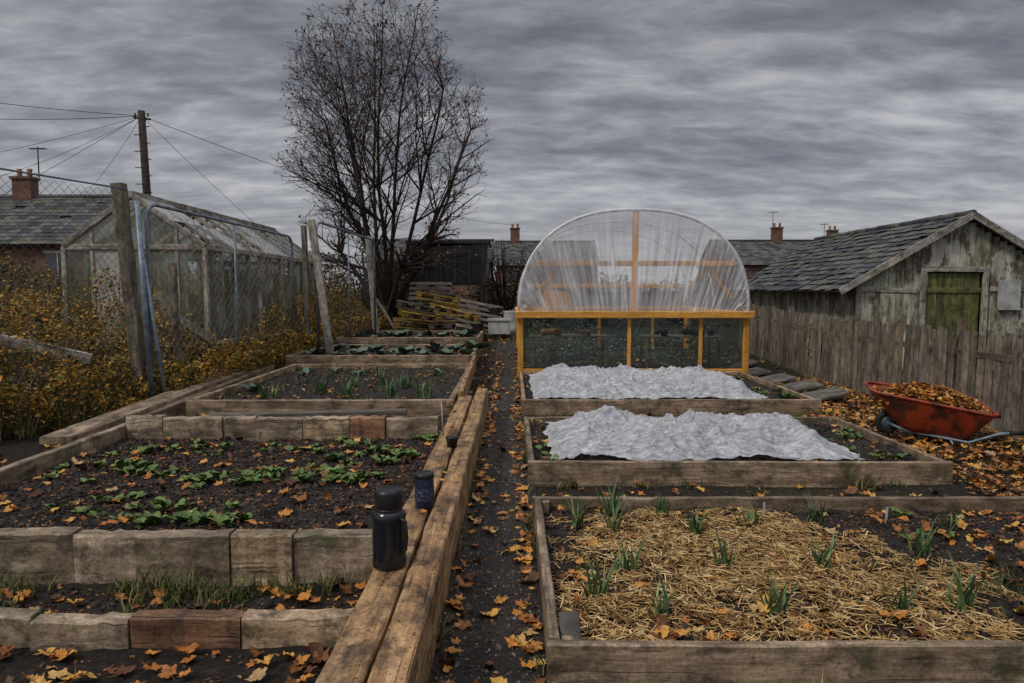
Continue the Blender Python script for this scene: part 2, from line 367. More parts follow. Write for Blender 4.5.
# ------------------------------------------------------------ terrain
def rise(y): return .35*sm((y-11)/9)
def inpath(x,y): return -.36<x<.17 and y<17.5
def gz(x,y):
    r=rise(y)
    if abs(x)<9 and y<22: r+= .022*nz(x*1.7,y*1.7)+.014*nz(x*6,y*6,3)
    if inpath(x,y): r-=.03
    return r
xs=np.concatenate([-np.geomspace(8,700,16)[::-1],np.arange(-7.9,7.95,.09),np.geomspace(8,700,16)])
ys=np.concatenate([-np.geomspace(.8,700,10)[::-1],np.arange(.5,19,.09),np.geomspace(19.1,900,20)])
mb=MB(); nx=len(xs)
for y in ys:
    for x in xs: mb.v.append((x,y,gz(x,y)))
for j in range(len(ys)-1):
    for i in range(nx-1):
        A=j*nx+i; mb.f.append((A,A+1,A+nx+1,A+nx))
mb.mi=[0]*len(mb.f); mb.sm=[True]*len(mb.f); mb.uv=[(0,0)]*(4*len(mb.f))
mb.obj('ground',[GROUND],recalc=False)
def pz(x,y): return rise(y)+.012+.016*nz(x*3,y*2,9)+.011*nz(x*13,y*13,2)+.005*nz(x*40,y*40)-.012*math.exp(-((x+.1)/.12)**2)
mb=MB(); mb.grid(lambda u,v:(lambda x,y:(x,y,pz(x,y)))(-.37+.56*u,1+16.6*v),30,830); PATHOB=mb.obj('path',[PATH],recalc=False)
n=3600; px=rng.uniform(-.33,.14,n); py=1.3+rng.uniform(0,1,n)**1.5*14
scatter('path_gravel',IV,IF,[(x,y,pz(x,y)) for x,y in zip(px,py)],rots(n,1.5),rng.uniform(.004,.012,n)*np.where(rng.uniform(0,1,n)<.06,1.9,1),[STONE],True)

# ------------------------------------------------------------ raised beds
BEDS=[]
def soilz(b,x,y):
    return b['sz']+.030*nz(x*2.3+b['o'],y*2.3)+.024*nz(x*8,y*8,b['o'])+.014*nz(x*24,y*24)+.006*nz(x*55,y*55)
def bed(x0,x1,y0,y1,top,h,sz,boards=True,th=.045,res=.03,clods=1500,wood=W_BED,o=0,extra=None):
    b=dict(x0=x0,x1=x1,y0=y0,y1=y1,sz=sz,o=o); BEDS.append(b); objs=[]
    f=MB(); e=.004
    if boards:
        zc=top-h/2
        f.beam((x0-.01,y0+th/2,zc),(x1+.01,y0+th/2,zc+U(-.008,.008)),th,h,mat=0)
        f.beam((x0-.01,y1-th/2,zc),(x1+.01,y1-th/2,zc),th,h,mat=0)
        f.beam((x0+th/2,y0+th+e,zc+.006),(x0+th/2,y1-th-e,zc+.006),th,h,mat=0)
        f.beam((x1-th/2,y0+th+e,zc-.005),(x1-th/2,y1-th-e,zc-.005),th,h,mat=0)
        for (cx,cy) in ((x0+th+.03,y0+th+.03),(x1-th-.03,y0+th+.03),(x0+th+.03,y1-th-.03),(x1-th-.03,y1-th-.03)):
            f.beam((cx,cy,top-h),(cx,cy,top-.012),.05,.05,seg=1)
    if extra: extra(f)
    if f.v: objs.append(f.obj('frame',[wood,W_RED]))
    g=MB(); nu=int((x1-x0)/res); nv=int((y1-y0)/res)
    g.grid(lambda u,v:(lambda x,y:(x,y,soilz(b,x,y)))(x0+.02+(x1-x0-.04)*u,y0+.02+(y1-y0-.04)*v),nu,nv)
    objs.append(g.obj('soil',[SOIL],recalc=False))
    n=clods; px=rng.uniform(x0+.06,x1-.06,n); py=rng.uniform(y0+.06,y1-.06,n)
    s=rng.uniform(.005,.015,n)*np.where(rng.uniform(0,1,n)<.10,2.1,1)
    objs.append(scatter('soil_clods',IV,IF,[(x,y,soilz(b,x,y)) for x,y in zip(px,py)],rots(n,1.5),s,[CLOD]))
    group('raised_bed',(x0,y0,0),objs); return b
B1=bed(.15,3.9,2.60,4.56,.2,.215,.12,res=.02,clods=6500,o=1)
B2=bed(.14,3.6,5.49,7.50,.2,.215,.13,clods=2600,o=2)
B3=bed(.13,3.95,8.65,11.75,.2,.21,.13,clods=1500,o=3,res=.05)
def row(f,x0,x1,y,top,h,th,n,reds=()):
    cuts=[0]+[ (i+U(-.22,.22))/n for i in range(1,n)]+[1]
    for i in range(n):
        dz=U(-.014,.014); a=x0+(x1-x0)*cuts[i]; b_=x0+(x1-x0)*cuts[i+1]
        f.beam((a+.005,y+U(-.012,.012),top-h/2+dz),(b_-.005,y+U(-.012,.012),top-h/2+dz+U(-.008,.008)),th,h,mat=1 if i in reds else 0,jit=.006,seg=8,ch=.012)
L0=bed(-3.7,-.66,2.92,3.62,.14,.16,.0,boards=False,o=4,clods=1100,res=.025,wood=W_SLEEP,extra=lambda f:row(f,-3.75,-.70,2.99,.145,.17,.09,6,(4,)))
def exL1(f):
    row(f,-3.75,-.70,3.66,.285,.31,.10,7)
    row(f,-3.65,-.70,6.42,.40,.26,.10,7,(5,))
    f.beam((-3.69,3.5,.17),(-3.69,6.5,.2),.07,.26)
L1=bed(-3.68,-.64,3.62,6.42,.28,.3,.19,boards=False,o=5,clods=8500,res=.022,wood=W_SLEEP,extra=exL1)
L2a=bed(-3.75,-.64,6.45,8.0,.2,.2,.12,boards=False,o=6,clods=1200,res=.05)
L2=bed(-3.85,-.70,8.0,12.05,.30,.26,.22,o=7,clods=2400,res=.05,th=.07)
L3=bed(-4.1,-.70,12.3,14.9,.42,.26,.33,o=8,clods=500,res=.08,th=.07)
L4=bed(-4.1,-.75,15.3,18.0,.54,.26,.45,o=9,clods=300,res=.08,th=.07)

f=MB(); f.beam((-.575,.9,.275),(-.56,8.2,.30),.155,.06,jit=.004,ch=.008); f.beam((-.575,.9,.12),(-.56,8.2,.13),.10,.24)
f.obj('timber_plank',[W_PLANK])
f=MB(); f.beam((-.42,.9,.145),(-.38,8.75,.185),.135,.31,jit=.004,ch=.01); f.obj('timber_sleeper',[W_PLANK])
f=MB(); f.beam((-4.2,6.2,.22),(-4.45,11.9,.3),.3,.07,jit=.004); f.beam((-4.05,7.2,.12),(-4.2,11.9,.2),.08,.2); f.obj('timber_plank',[W_BED])
f=MB(); f.beam((-3.4,7.55,.2),(-1.2,7.7,.22),.16,.05); f.obj('timber_plank',[W_GREY])
f=MB(); f.beam((-.66,12.0,.34),(-.62,8.1,.27),.06,.24); f.obj('timber_plank',[W_PLANK])

# ------------------------------------------------------------ fleece
def fleece(bd,x0,x1,y0,y1,hh,seed):
    g=MB()
    def fn(u,v):
        eu=.08*nz(v*4,seed)+.03*nz(v*15,seed+3); ev=.14*nz(u*4,seed+7)+.05*nz(u*17,seed)
        x=x0+(x1-x0)*u+eu; y=y0+(y1-y0)*v+ev*(1-v)
        e=min(u*(x1-x0),(1-u)*(x1-x0))/.45; e2=min(v,1-v)*(y1-y0)/.65
        prof=sm(min(1,e))**.7*math.sin(min(1,e2)*math.pi/2)**.9
        h=hh*prof*(1.0-.35*u+.5*nz(x*1.15,y*.9,seed))
        a=x*.80+y*.60; b=-x*.6+y*.8
        w=.30*nz(x*1.3,y*1.3,seed+5)
        def rid(q): return max(0,1-abs(q)*3.4)**1.3
        cr=.060*rid(nz((a+w)*2.0,b*.5,seed))+.050*rid(nz((x+w)*3.2,y*.6,seed+2))+.026*rid(nz((x+w)*7,y*1.2,seed+1))+.022*rid(nz((b+w)*7,a*1.5,seed+9))+.010*rid(nz(x*16,(y+w)*5,seed+4))
        cabb=.035*max(0,math.cos(x*11+seed)*math.cos(y*11))
        return (x,y,bd['sz']+.026+h+cr*(.35+.65*prof)+cabb*prof+.006*nz(x*9,y*9))
    g.grid(fn,300,140); o=g.obj('frost_fleece',[FLEECE],recalc=False); return o
fleece(B2,.34,3.00,5.70,7.25,.17,11); fleece(B3,.28,3.40,8.95,11.4,.18,23)

# ------------------------------------------------------------ polytunnel
def polytunnel():
    yf=12.05; yb=16.2; xc=2.15; W=2.02; z0=1.2; H=1.80; o=[]
    def arch(th,w=W,h=H): 
        c=math.cos(th); s_=math.sin(th); return xc+w*math.copysign(abs(c)**.84,c), z0+h*abs(s_)**.84
    f=MB()
    f.beam((xc-W-.08,yf-.05,z0-.03),(xc+W+.08,yf-.05,z0-.03),.10,.12)
    for y in (yf,yb):
        f.beam((xc-W+.02,y+.04,.0+rise(y)),(xc-W+.02,y+.04,z0-.1),.1,.1); f.beam((xc+W-.02,y+.04,rise(y)),(xc+W-.02,y+.04,z0-.1),.1,.1)
        for x in (xc-.07,xc+1.2): f.beam((x,y+.04,.0+rise(y)),(x,y+.04,z0-.1),.06,.06)
    f.beam((xc+.02,yf+.06,z0+.03),(xc+.02,yf+.06,z0+H-.02),.10,.12)
    f.beam((xc-W*.88,yf+.05,z0+.87),(xc-.04,yf+.05,z0+.87),.06,.09); f.beam((xc+.08,yf+.05,z0+.87),(xc+W*.88,yf+.05,z0+.87),.06,.09)
    f.beam((xc+1.25,yf+.12,z0+.9),(xc+1.75,yf+.12,z0+.25),.05,.08); f.beam((xc-1.25,yf+.12,z0+.9),(xc-1.8,yf+.12,z0+.2),.05,.08)
    f.beam((xc+.62,yf+.12,z0+.02),(xc+1.35,yf+.12,z0+.84),.05,.06)
    f.beam((xc-W-.02,yf+.05,z0-.04),(xc-W-.02,yb,z0-.04),.08,.1); f.beam((xc+W+.02,yf+.05,z0-.04),(xc+W+.02,yb,z0-.04),.08,.1)
    f.beam((xc-W+.07,yf+.03,.16),(xc+W-.07,yf+.03,.16),.05,.09)
    f.beam((xc-W,yb,z0-.04),(xc+W,yb,z0-.04),.08,.1); f.beam((xc-W*.88,yb-.06,z0+.5),(xc+W*.88,yb-.06,z0+.5),.05,.09)
    o.append(f.obj('timber_frame',[W_ORANGE]))
    f=MB()
    for y in (yf,yf+2.1,yb):
        f.tube([(arch(math.pi*i/40)[0],y,arch(math.pi*i/40)[1]) for i in range(41)],.030 if y==yf else .014,8)
    o.append(f.obj('hoops',[WHITETUBE]))
    f=MB()
    def front(u,v):
        th=math.pi*(1-u); ax,az=arch(th,W-.01,H-.01); sgn=2*u-1
        bx=xc+(ax-xc)*.90*(.72+.28*abs(sgn)); t=v
        x=bx+(ax-bx)*t; z=z0+.03+(az-z0-.03)*t
        return (x,yf-.05+(.06*nz(u*30,v*1.0)+.035*nz(u*80,v*2.0,4)+.016*nz(u*160,v*3,7))*math.sin(math.pi*(.08+.9*v)),z)
    f.grid(front,380,26); o.append(f.obj('front_polythene',[FILM_F],recalc=False))
    f=MB()
    f.grid(lambda u,v:(arch(math.pi*u,W+.012,H+.012)[0],yf+(yb-yf)*v,arch(math.pi*u,W+.012,H+.012)[1]-.02*abs(math.sin(v*2*math.pi))),50,18)
    o.append(f.obj('roof_polythene',[FILM_R],recalc=False))
    f=MB(); f.grid(lambda u,v:(xc+(arch(math.pi*u)[0]-xc)*v,yb+.03,z0+(arch(math.pi*u)[1]-z0)*v),50,6)
    o.append(f.obj('rear_polythene',[FILM_R],recalc=False))
    f=MB(); zz=.2; xx=[xc-W+.07,xc-.10,xc-.04,xc+1.17,xc+1.23,xc+W-.07]
    for i in (0,2,4): 
        f.poly([(xx[i],yf+.045,zz),(xx[i+1],yf+.045,zz),(xx[i+1],yf+.045,z0-.1),(xx[i],yf+.045,z0-.1)])
    for x in (xc-W,xc+W): f.poly([(x,yf+.1,.1),(x,yb,.3),(x,yb,z0-.1),(x,yf+.1,z0-.1)])
    f.poly([(xc-W,yb+.05,.3),(xc+W,yb+.05,.3),(xc+W,yb+.05,z0-.1),(xc-W,yb+.05,z0-.1)])
    o.append(f.obj('side_panes',[GPANE],recalc=False))
    f=MB()
    for x0,x1 in ((xc-1.8,xc-.3),(xc+.35,xc+1.8)):
        for k in range(6): f.beam((x0,yf+.8+k*.12,.72),(x1,yf+.8+k*.12,.72),.09,.025)
        for x in (x0+.05,x1-.05):
            for y in (yf+.8,yf+1.4): f.beam((x,y,.1),(x,y,.70),.05,.05)
    o.append(f.obj('staging_bench',[W_POST]))
    f=MB()
    for k in range(16):
        x=xc-1.7+U(0,1.3) if k%2 else xc+.45+U(0,1.3); y=yf+U(.85,1.35); r=U(.05,.1)
        f.lathe((x,y,.735),[(0,0),(r*.7,0),(r,r*1.5),(r*.9,r*1.5),(r*.8,r*1.2),(0,r*1.2)],14,k%2)
    f.beam((xc-1.75,yf+.5,z0+.02),(xc-.5,yf+.55,z0+.06),.3,.05,mat=2); f.hexa([(xc-1.6,yf+.5,z0+.1),(xc-1.0,yf+.5,z0+.1),(xc-1.0,yf+.8,z0+.1),(xc-1.6,yf+.8,z0+.1),(xc-1.55,yf+.5,z0+.42),(xc-1.1,yf+.5,z0+.36),(xc-1.1,yf+.8,z0+.36),(xc-1.55,yf+.8,z0+.42)],2)
    o.append(f.obj('plant_pots_and_crate',[BLKPL,W_RED,W_ORANGE]))
    n=1700; P=np.stack([rng.uniform(xc-1.8,xc+1.8,n),rng.uniform(yf+.3,yf+3.5,n),.3+rng.uniform(0,1,n)**1.8*.75],1)
    P[:,2]*= .6+.4*np.sin(P[:,0]*3)**2
    o.append(scatter('seedlings',OV,OF,P,rots(n,1.0),rng.uniform(.04,.09,n),[CABB]))
    group('polytunnel',(xc,yf,0),o)
polytunnel()

# ------------------------------------------------------------ picket fence
f=MB(); y=3.2
while y<16.2:
    w=U(.085,.11); z=gz(5.4,y); hh=1.12+U(-.035,.04)+.04*nz(y*.7,3)
    x=5.42+.05*nz(y*.5,1); lean=U(-.025,.025)
    f.beam((x,y,z-.03),(x+U(-.02,.02)+.03,y+lean,z+hh),.02,w,up=(0,1,0),seg=4,jit=.003,ch=.004); y+=w+U(.012,.035)
pk=f.obj('pickets',[W_POST])
f=MB(); 
for z in (.35,.85):
    for k in range(5): f.beam((5.46,3.2+k*2.6,z+rise(3.2+k*2.6)),(5.46,5.79+k*2.6,z+rise(5.8+k*2.6)),.045,.08)
for k in range(6): f.beam((5.54,3.2+k*2.6,0),(5.54+U(-.03,.03),3.2+k*2.6,1.2+U(-.05,.1)),.09,.09)
group('picket_fence',(5.4,9,0),[pk,f.obj('rails_and_posts',[W_GREY])])

# ------------------------------------------------------------ slates
def slates(f,O,A,S,width,length,rows,tw,mat=0,miss=.01,rag=.012):
    O=Vector(O); A=Vector(A).normalized(); S=Vector(S).normalized(); N=A.cross(S).normalized()
    if N.z<0: N=-N
    rl=length/rows
    for r in range(rows):
        x=-tw/2*(r%2)
        while x<width:
            a=max(0,x+.004); b=min(width,x+tw-.004); x+=tw
            if b-a<.02 or random.random()<miss: continue
            l0=r*rl-U(0,rag*2); l1=r*rl+rl*1.15; lift=.022+U(0,rag)*(2.5 if random.random()<.08 else 1); t=.008; sk=U(-.012,.012)
            q=[O+A*a+S*(l0+sk)+N*lift,O+A*b+S*(l0-sk)+N*(lift+U(-.006,.006)),O+A*b+S*l1+N*.006,O+A*a+S*l1+N*.006]
            f.hexa([p for p in q]+[p+N*t for p in q],mat)
def shed():
    o=[]; y0=13.2; y1=19.6; xl,xr=6.65,10.75; xa=8.7; za=3.02; ov=.42
    slope=(za-1.60)/(xa-6.25)
    f=MB(); x=xl
    while x<xr:
        w=.15; zt=za-.06-abs(x+w/2-xa)*slope
        if not (7.95<x+w/2<9.05): f.beam((x+w/2,y0+U(-.006,.006),0),(x+w/2,y0,zt),.025,w-.008,up=(1,0,0),seg=6,jit=.003,ch=.004)
        else: f.beam((x+w/2,y0,1.95),(x+w/2,y0,zt),.025,w-.008,up=(1,0,0),seg=2,ch=.004)
        x+=w
    y=y0+.05
    while y<y1:
        for X in (xl,xr): f.beam((X,y+.075,0),(X,y+.075,za-.08-abs(X-xa)*slope),.142,.025,up=(1,0,0),seg=3,ch=.004)
        y+=.15
    f.box(xl,xr,y1,y1+.03,0,1.75)
    f.poly([(xl,y1+.01,1.75),(xr,y1+.01,1.75),(xa,y1+.01,za-.1)])
    o.append(f.obj('board_walls',[W_SHED]))
    f=MB(); L=math.hypot(xa-xl+ov,(xa-xl+ov)*slope)
    for sg in (-1,1):
        O=(xa+sg*(xa-xl+ov),y0-.18,za-(xa-xl+ov)*slope)
        slates(f,O,(0,1,0),(-sg,0,slope),y1-y0+.3,L,13,.26,miss=.03,rag=.024)
        N=Vector((sg*slope,0,1)).normalized()
        q=[Vector(O),Vector(O)+Vector((0,y1-y0+.3,0)),Vector((xa,y1+.12,za)),Vector((xa,y0-.18,za))]
        f.hexa([p-N*.03 for p in q]+[p-N*.002 for p in q],1)
    for k in range(14): f.tube([(xa,y0-.2+k*.48,za+.03+U(-.01,.01)),(xa,y0+.27+k*.48,za+.03+U(-.01,.01))],.065,8,0)
    o.append(f.obj('slate_roof',[SLATE,W_GREY]))
    f=MB()
    for sg in (-1,1): f.beam((xa+sg*(xa-xl+ov),y0-.2,za-(xa-xl+ov)*slope-.02),(xa,y0-.2,za-.0),.03,.13,up=(0,0,1))
    f.beam((xl+.02,y0-.03,0),(xl+.02,y0-.03,1.8),.1,.03); f.beam((7.9,y0-.04,0),(7.9,y0-.04,1.98),.1,.04,up=(0,1,0)); f.beam((9.1,y0-.04,0),(9.1,y0-.04,1.98),.1,.04,up=(0,1,0)); f.beam((7.85,y0-.04,2.0),(9.15,y0-.04,2.0),.04,.1)
    f.beam((6.7,y0-.02,1.62),(7.8,y0-.02,1.6),.03,.1); f.beam((9.2,y0-.02,1.62),(10.7,y0-.02,1.62),.03,.1)
    f.beam((7.2,y0-.03,.2),(7.25,y0-.03,1.5),.06,.02)
    o.append(f.obj('trim_boards',[W_PALE]))
    f=MB()
    for k in range(8): f.beam((8.0+k*.137,y0+.03,0),(8.0+k*.137,y0+.03,1.93),.13,.03,up=(0,1,0) )
    for z in (.4,1.6): f.beam((7.96,y0-.0,z),(9.04,y0-.0,z),.02,.1)
    o.append(f.obj('door',[W_DOOR]))
    f=MB(); f.box(9.35,9.75,y0-.09,y0-.03,1.25,1.8); f.box(9.33,9.77,y0-.10,y0-.09,1.22,1.25); o.append(f.obj('notice_panel',[WHITEP]))
    group('wooden_shed',(xa,y0,0),o)
shed()

# ------------------------------------------------------------ houses
def house(x0,x1,y0,y1,zw,zr,chim,nw=2,base=0):
    o=[]; f=MB(); f.box(x0,x1,y0,y1,base,zw)
    ym=(y0+y1)/2
    for x in (x0,x1): f.poly([(x,y0,zw),(x,y1,zw),(x,ym,zr)])
    o.append(f.obj('brick_walls',[BRICK]))
    f=MB(); sl=(zr-zw)/(ym-y0)
    slates(f,(x0-.2,y0-.3,zw-.3*sl+.05),(1,0,0),(0,1,sl),x1-x0+.4,math.hypot(ym-y0+.3,(ym-y0+.3)*sl),14,.5)
    slates(f,(x0-.2,y1+.3,zw-.3*sl+.05),(1,0,0),(0,-1,sl),x1-x0+.4,math.hypot(ym-y0+.3,(ym-y0+.3)*sl),14,.5)
    f.poly([(x0-.2,y0-.3,zw-.3*sl),(x1+.2,y0-.3,zw-.3*sl),(x1+.2,ym,zr),(x0-.2,ym,zr)]); f.poly([(x0-.2,y1+.3,zw-.3*sl),(x1+.2,y1+.3,zw-.3*sl),(x1+.2,ym,zr),(x0-.2,ym,zr)])
    f.tube([(x0-.2,ym,zr+.08),(x1+.2,ym,zr+.08)],.12,8)
    o.append(f.obj('slate_roof',[SLATE]))
    f=MB()
    for cx,cy,cz,ct in chim:
        f.box(cx-.45,cx+.45,cy-.3,cy+.3,cz,ct); f.box(cx-.52,cx+.52,cy-.37,cy+.37,ct,ct+.12)
        for d in (-.25,.25): f.lathe((cx+d,cy,ct+.12),[(.12,0),(.1,.25),(.13,.4),(.09,.4)],10,1)
    if chim: o.append(f.obj('chimney',[BRICK,W_RED]))
    f=MB()
    for k in range(nw):
        wx=x0+(x1-x0)*(k+.5)/nw; 
        f.box(wx-.55,wx+.55,y0-.06,y0-.02,zw-1.8,zw-.5,0); f.box(wx-.62,wx+.62,y0-.09,y0-.061,zw-1.9,zw-1.8,1); f.box(wx-.03,wx+.03,y0-.085,y0-.061,zw-1.79,zw-.5,1)
        f.box(wx-.62,wx+.62,y0-.09,y0-.061,zw-.5,zw-.38,1)
    o.append(f.obj('windows',[WINDOW,WHITEP]))
    group('brick_house',((x0+x1)/2,y0,0),o)
house(-31,-18.2,30,38,3.7,6.1,[(-23.9,34,5.6,7.0)],4)
house(-40,-31.5,27,35,3.7,6.0,[(-33,31,5.4,6.8)],3)
house(-14,-2,66,74,4.4,6.6,[(-8,70,6,8)],4)
house(-1.5,8,64,72,4.0,6.3,[(.3,68,5.6,7.6)],3)
house(18.5,30,60,68,3.9,6.1,[(24.6,64,5.9,7.3)],4)
house(30.5,47,64,72,4.1,6.4,[(31.6,68,6.1,7.4),(45,68,6.1,7.6)],4)
house(48,66,50,58,3.7,5.9,[(55,54,5.8,7.1)],4)
f=MB()
def aerial(x,y,z):
    f.tube([(x,y,z-1.5),(x,y,z)],.03,5); f.tube([(x-.4,y,z-.1),(x+.4,y,z-.1)],.025,4)
    for k in range(6): f.tube([(x-.35+k*.14,y-.2,z-.1),(x-.35+k*.14,y+.2,z-.1)],.015,4)
aerial(-23.2,34,8.6); aerial(29,64,7.8); aerial(24.2,64,8.9)
f.obj('tv_aerials',[BLACKCABLE])

# ------------------------------------------------------------ telegraph pole + wires
f=MB(); top=Vector((-16.2,30.5,9.4))
f.tube([(-15.6,30,0),(-15.9,30.2,4.5),top],[.19,.17,.15],10); f.beam((-16.5,30.4,9.1),(-15.8,30.5,9.05),.08,.08); 
for k in range(3): f.tube([(-16.45+k*.28,30.45,9.15),(-16.45+k*.28,30.45,9.3)],.035,6)
for k in range(10): f.tube([(-16.0,30.1,5.5+k*.35),(-15.65 if k%2 else -16.35,30.1,5.5+k*.35)],.02,4)
pole=f.obj('pole',[BARK])
f=MB()
def wire(a,b,sag,r=.018):
    a=Vector(a); b=Vector(b); f.tube([a.lerp(b,i/20)-Vector((0,0,4*sag*(i/20)*(1-i/20))) for i in range(21)],r,4)
T=(-16.2,30.5,9.2)
wire(T,(-34,24,11.2),.6,.013); wire(T,(-34,26,9.6),.7,.013); wire(T,(-26,33,6.6),.3,.010); wire(T,(-30,31,6.6),.3,.010); wire(T,(-21,33.9,6.2),.2,.010); wire(T,(-24,27,3.2),.1,.010)
wire(T,(.3,66,7.8),.9,.014); wire(T,(-11.5,36,3.4),.15,.010)
wr=f.obj('telephone_wires',[BLACKCABLE],recalc=False)
group('telegraph_pole',(-15.6,30,0),[pole,wr])

# ------------------------------------------------------------ tree
def tree(name,base,H,stems,seed,leafn=.3):
    random.seed(seed); f=MB(); tips=[]; b=Vector(base)
    C=b+Vector((0,0,5.8)); RX=2.95; RZ=3.55
    def inside(p,k):
        q=p-C; rz=RZ if q.z>0 else RZ*1.05
        m=1+.20*noise.noise(Vector((q.x*.9,q.y*.9,q.z*.9+seed)))
        return (q.x**2+q.y**2)/(RX*m)**2+(q.z/(rz*m))**2<k
    def branch(p,d,L,r,lev):
        n=[7,9,7,5,3][lev]; pts=[p.copy()]; rad=[r]; d=d.copy(); ks=[]
        trop=[.05,.075,.05,.05,.03][lev]
        for i in range(n):
            j=[.10,.10,.17,.22,.28][lev]
            d=(d+Vector((U(-j,j),U(-j,j),U(-j,j)+trop))).normalized()
            p=p+d*L/n
            if lev>=1 and i>0 and p.z>b.z+2.4 and not inside(p,U(.85,1.12)): break
            pts.append(p.copy()); rad.append(max(.0045,r*(1-(i+1)/n*.86))); ks.append((p.copy(),d.copy(),(i+1)/n,rad[-1]))
        if len(pts)<2: return
        f.tube(pts,rad,[8,6,4,3,3][lev],0 if lev<2 else 1,cap=False)
        m=len(ks)
        if lev==4: tips.append((pts[-1],d)); tips.append((pts[1],d)); return
        cnt=[0,19,10,6][lev]
        for c in range(cnt):
            tt=(.14 if lev==1 else .12)+.86*(c+U(0,1))/cnt; ki=int(tt*n)
            if ki>=m: ki=m-1 if random.random()<.35 else None
            if ki is None: continue
            k=ks[ki]
            a=Vector((U(-1,1),U(-1,1),U(-.45,.5)))
            if lev==1:
                out=Vector((k[0].x-b.x,k[0].y-b.y,0)); a+=out.normalized()*.5 if out.length>.1 else Vector()
            a=(a-k[1]*a.dot(k[1])).normalized()
            ang=[.6,.85,.8,.8][lev]*U(.7,1.15); nd=(k[1]*math.cos(ang)+a*math.sin(ang)).normalized()
            ll=L*[.4,.42,.45,.45][lev]*(1.2-.6*tt)*U(.75,1.2)
            branch(k[0],nd,ll,max(.0048,k[3]*.6),lev+1)
        tips.append((pts[-1],d))
    fork=b+Vector((0,0,.9))
    f.tube([b-Vector((0,0,.1)),b+Vector((.02,0,.25)),b+Vector((0,.02,.6)),fork],[.24,.17,.15,.14],10)
    # evenly spaced stems in two rings so the crown fills on every side
    for k in range(stems):
        ring=k%2; az=2*math.pi*k/stems+.26+U(-.12,.12); inc=.08 if k==0 else (U(.60,.78) if ring else U(.28,.45))
        d=Vector((math.cos(az)*math.sin(inc),math.sin(az)*math.sin(inc),math.cos(inc)))
        branch(fork-Vector((0,0,U(0,.4))),d,(H-.9)*(1 if k==0 else (U(.78,.9) if ring else U(.9,1.0))),.075,1)
    wood=f.obj('trunk_and_limbs',[BARK,TWIG],recalc=False)
    P=[]
    for p,d in tips:
        if random.random()<leafn: P.append(tuple(p+Vector((U(-.05,.05),U(-.05,.05),U(-.06,.02)))))
    lf=scatter('crown_leaves',QV,QF,P,rots(len(P),1.2),rng.uniform(.05,.11,len(P)),[TREELEAF])
    group(name,base,[wood,lf])
tree('bare_maple_tree',(-3.65,20,.3),9.3,14,12,.22)

# ------------------------------------------------------------ chain link fences
def chain(f,p0,p1,z0,z1,cell=.085,r=.0035):
    p0=Vector((p0[0],p0[1],0)); p1=Vector((p1[0],p1[1],0)); L=(p1-p0).length; d=(p1-p0)/L; H=z1-z0
    def P(s,z):
        bow=.04*nz(s*.8,z*.8,5); nrm=Vector((-d.y,d.x,0)); return p0+d*s+nrm*bow+Vector((0,0,z0+z))
    c=-H
    while c<L:
        s0=max(0,c); s1=min(L,c+H)
        if s1-s0>.03:
            n=max(2,int((s1-s0)/.3)); f.tube([P(s0+(s1-s0)*i/n,s0+(s1-s0)*i/n-c) for i in range(n+1)],r,3)
            f.tube([P(s0+(s1-s0)*i/n,H-(s0+(s1-s0)*i/n-c)) for i in range(n+1)],r,3)
        c+=cell*1.414
f=MB(); chain(f,(-4.95,8.75),(-5.6,7.1),.1,2.85,.075,.0026); chain(f,(-5.6,7.1),(-6.9,4.3),.1,2.95,.075,.0026)
f.tube([(-4.9,8.8,2.88),(-5.6,7.1,2.9),(-6.9,4.3,3.0)],.012,5,1)
a=f.obj('mesh',[WIRE,GALV],recalc=False)
f=MB(); f.beam((-4.82,8.85,0),(-5.0,8.8,2.95),.16,.14,up=(0,1,0),jit=.006); f.beam((-6.9,4.3,0),(-6.95,4.3,3.0),.13,.13,up=(0,1,0))
group('chain_link_fence',(-5,8.8,0),[a,f.obj('posts',[W_POST])])
def panel(name,p0,p1,zb,zt,rr=.022,zt2=None,cell=.10):
    zt2=zt if zt2 is None else zt2
    f=MB(); a=Vector((p0[0],p0[1],0)); b=Vector((p1[0],p1[1],0)); d=(b-a); L=d.length; d/=L
    c=.22; pts=[a+Vector((0,0,zb)),a+Vector((0,0,zt-c))]
    for i in range(1,6): an=math.pi/2*i/5; pts.append(a+d*(c-c*math.cos(an))+Vector((0,0,zt-c+c*math.sin(an))))
    for i in range(0,6): an=math.pi/2*i/5; pts.append(b-d*(c-c*math.sin(an))+Vector((0,0,zt2-c+c*math.cos(an))))
    pts.append(b+Vector((0,0,zb)))
    f.tube(pts,rr,8,1); f.tube([a+Vector((0,0,zb+.1)),b+Vector((0,0,zb+.1))],rr*.8,6,1)
    f.tube([a.lerp(b,.5)+Vector((0,0,zb+.1)),a.lerp(b,.5)+Vector((0,0,(zt+zt2)/2))],rr*.6,6,1)
    chain(f,p0,p1,zb+.1,min(zt,zt2)-.03,cell,.0022)
    return f.obj(name,[WIRE,GALV],recalc=False)
panel('mesh_fence_panel',(-4.72,8.9),(-4.35,13.6),.05,2.72,.024,2.65,.12)
panel('mesh_fence_panel',(-3.95,13.9),(-3.45,17.2),.3,2.98,.026,2.85)
f=MB(); f.tube([(-4.62,8.7,.0),(-4.72,8.7,2.72)],.035,8); f.tube([(-4.45,8.75,.0),(-4.68,8.72,2.0)],.025,8); f.obj('steel_fence_post',[GALV])
f=MB(); f.beam((-3.62,13.7,.0),(-4.02,13.8,3.0),.15,.06,up=(0,1,0)); f.obj('leaning_fence_post',[W_PALE])
f=MB(); f.beam((-4.15,13.9,.0),(-4.2,13.9,2.9),.1,.1,up=(0,1,0)); f.obj('fence_post',[W_POST])
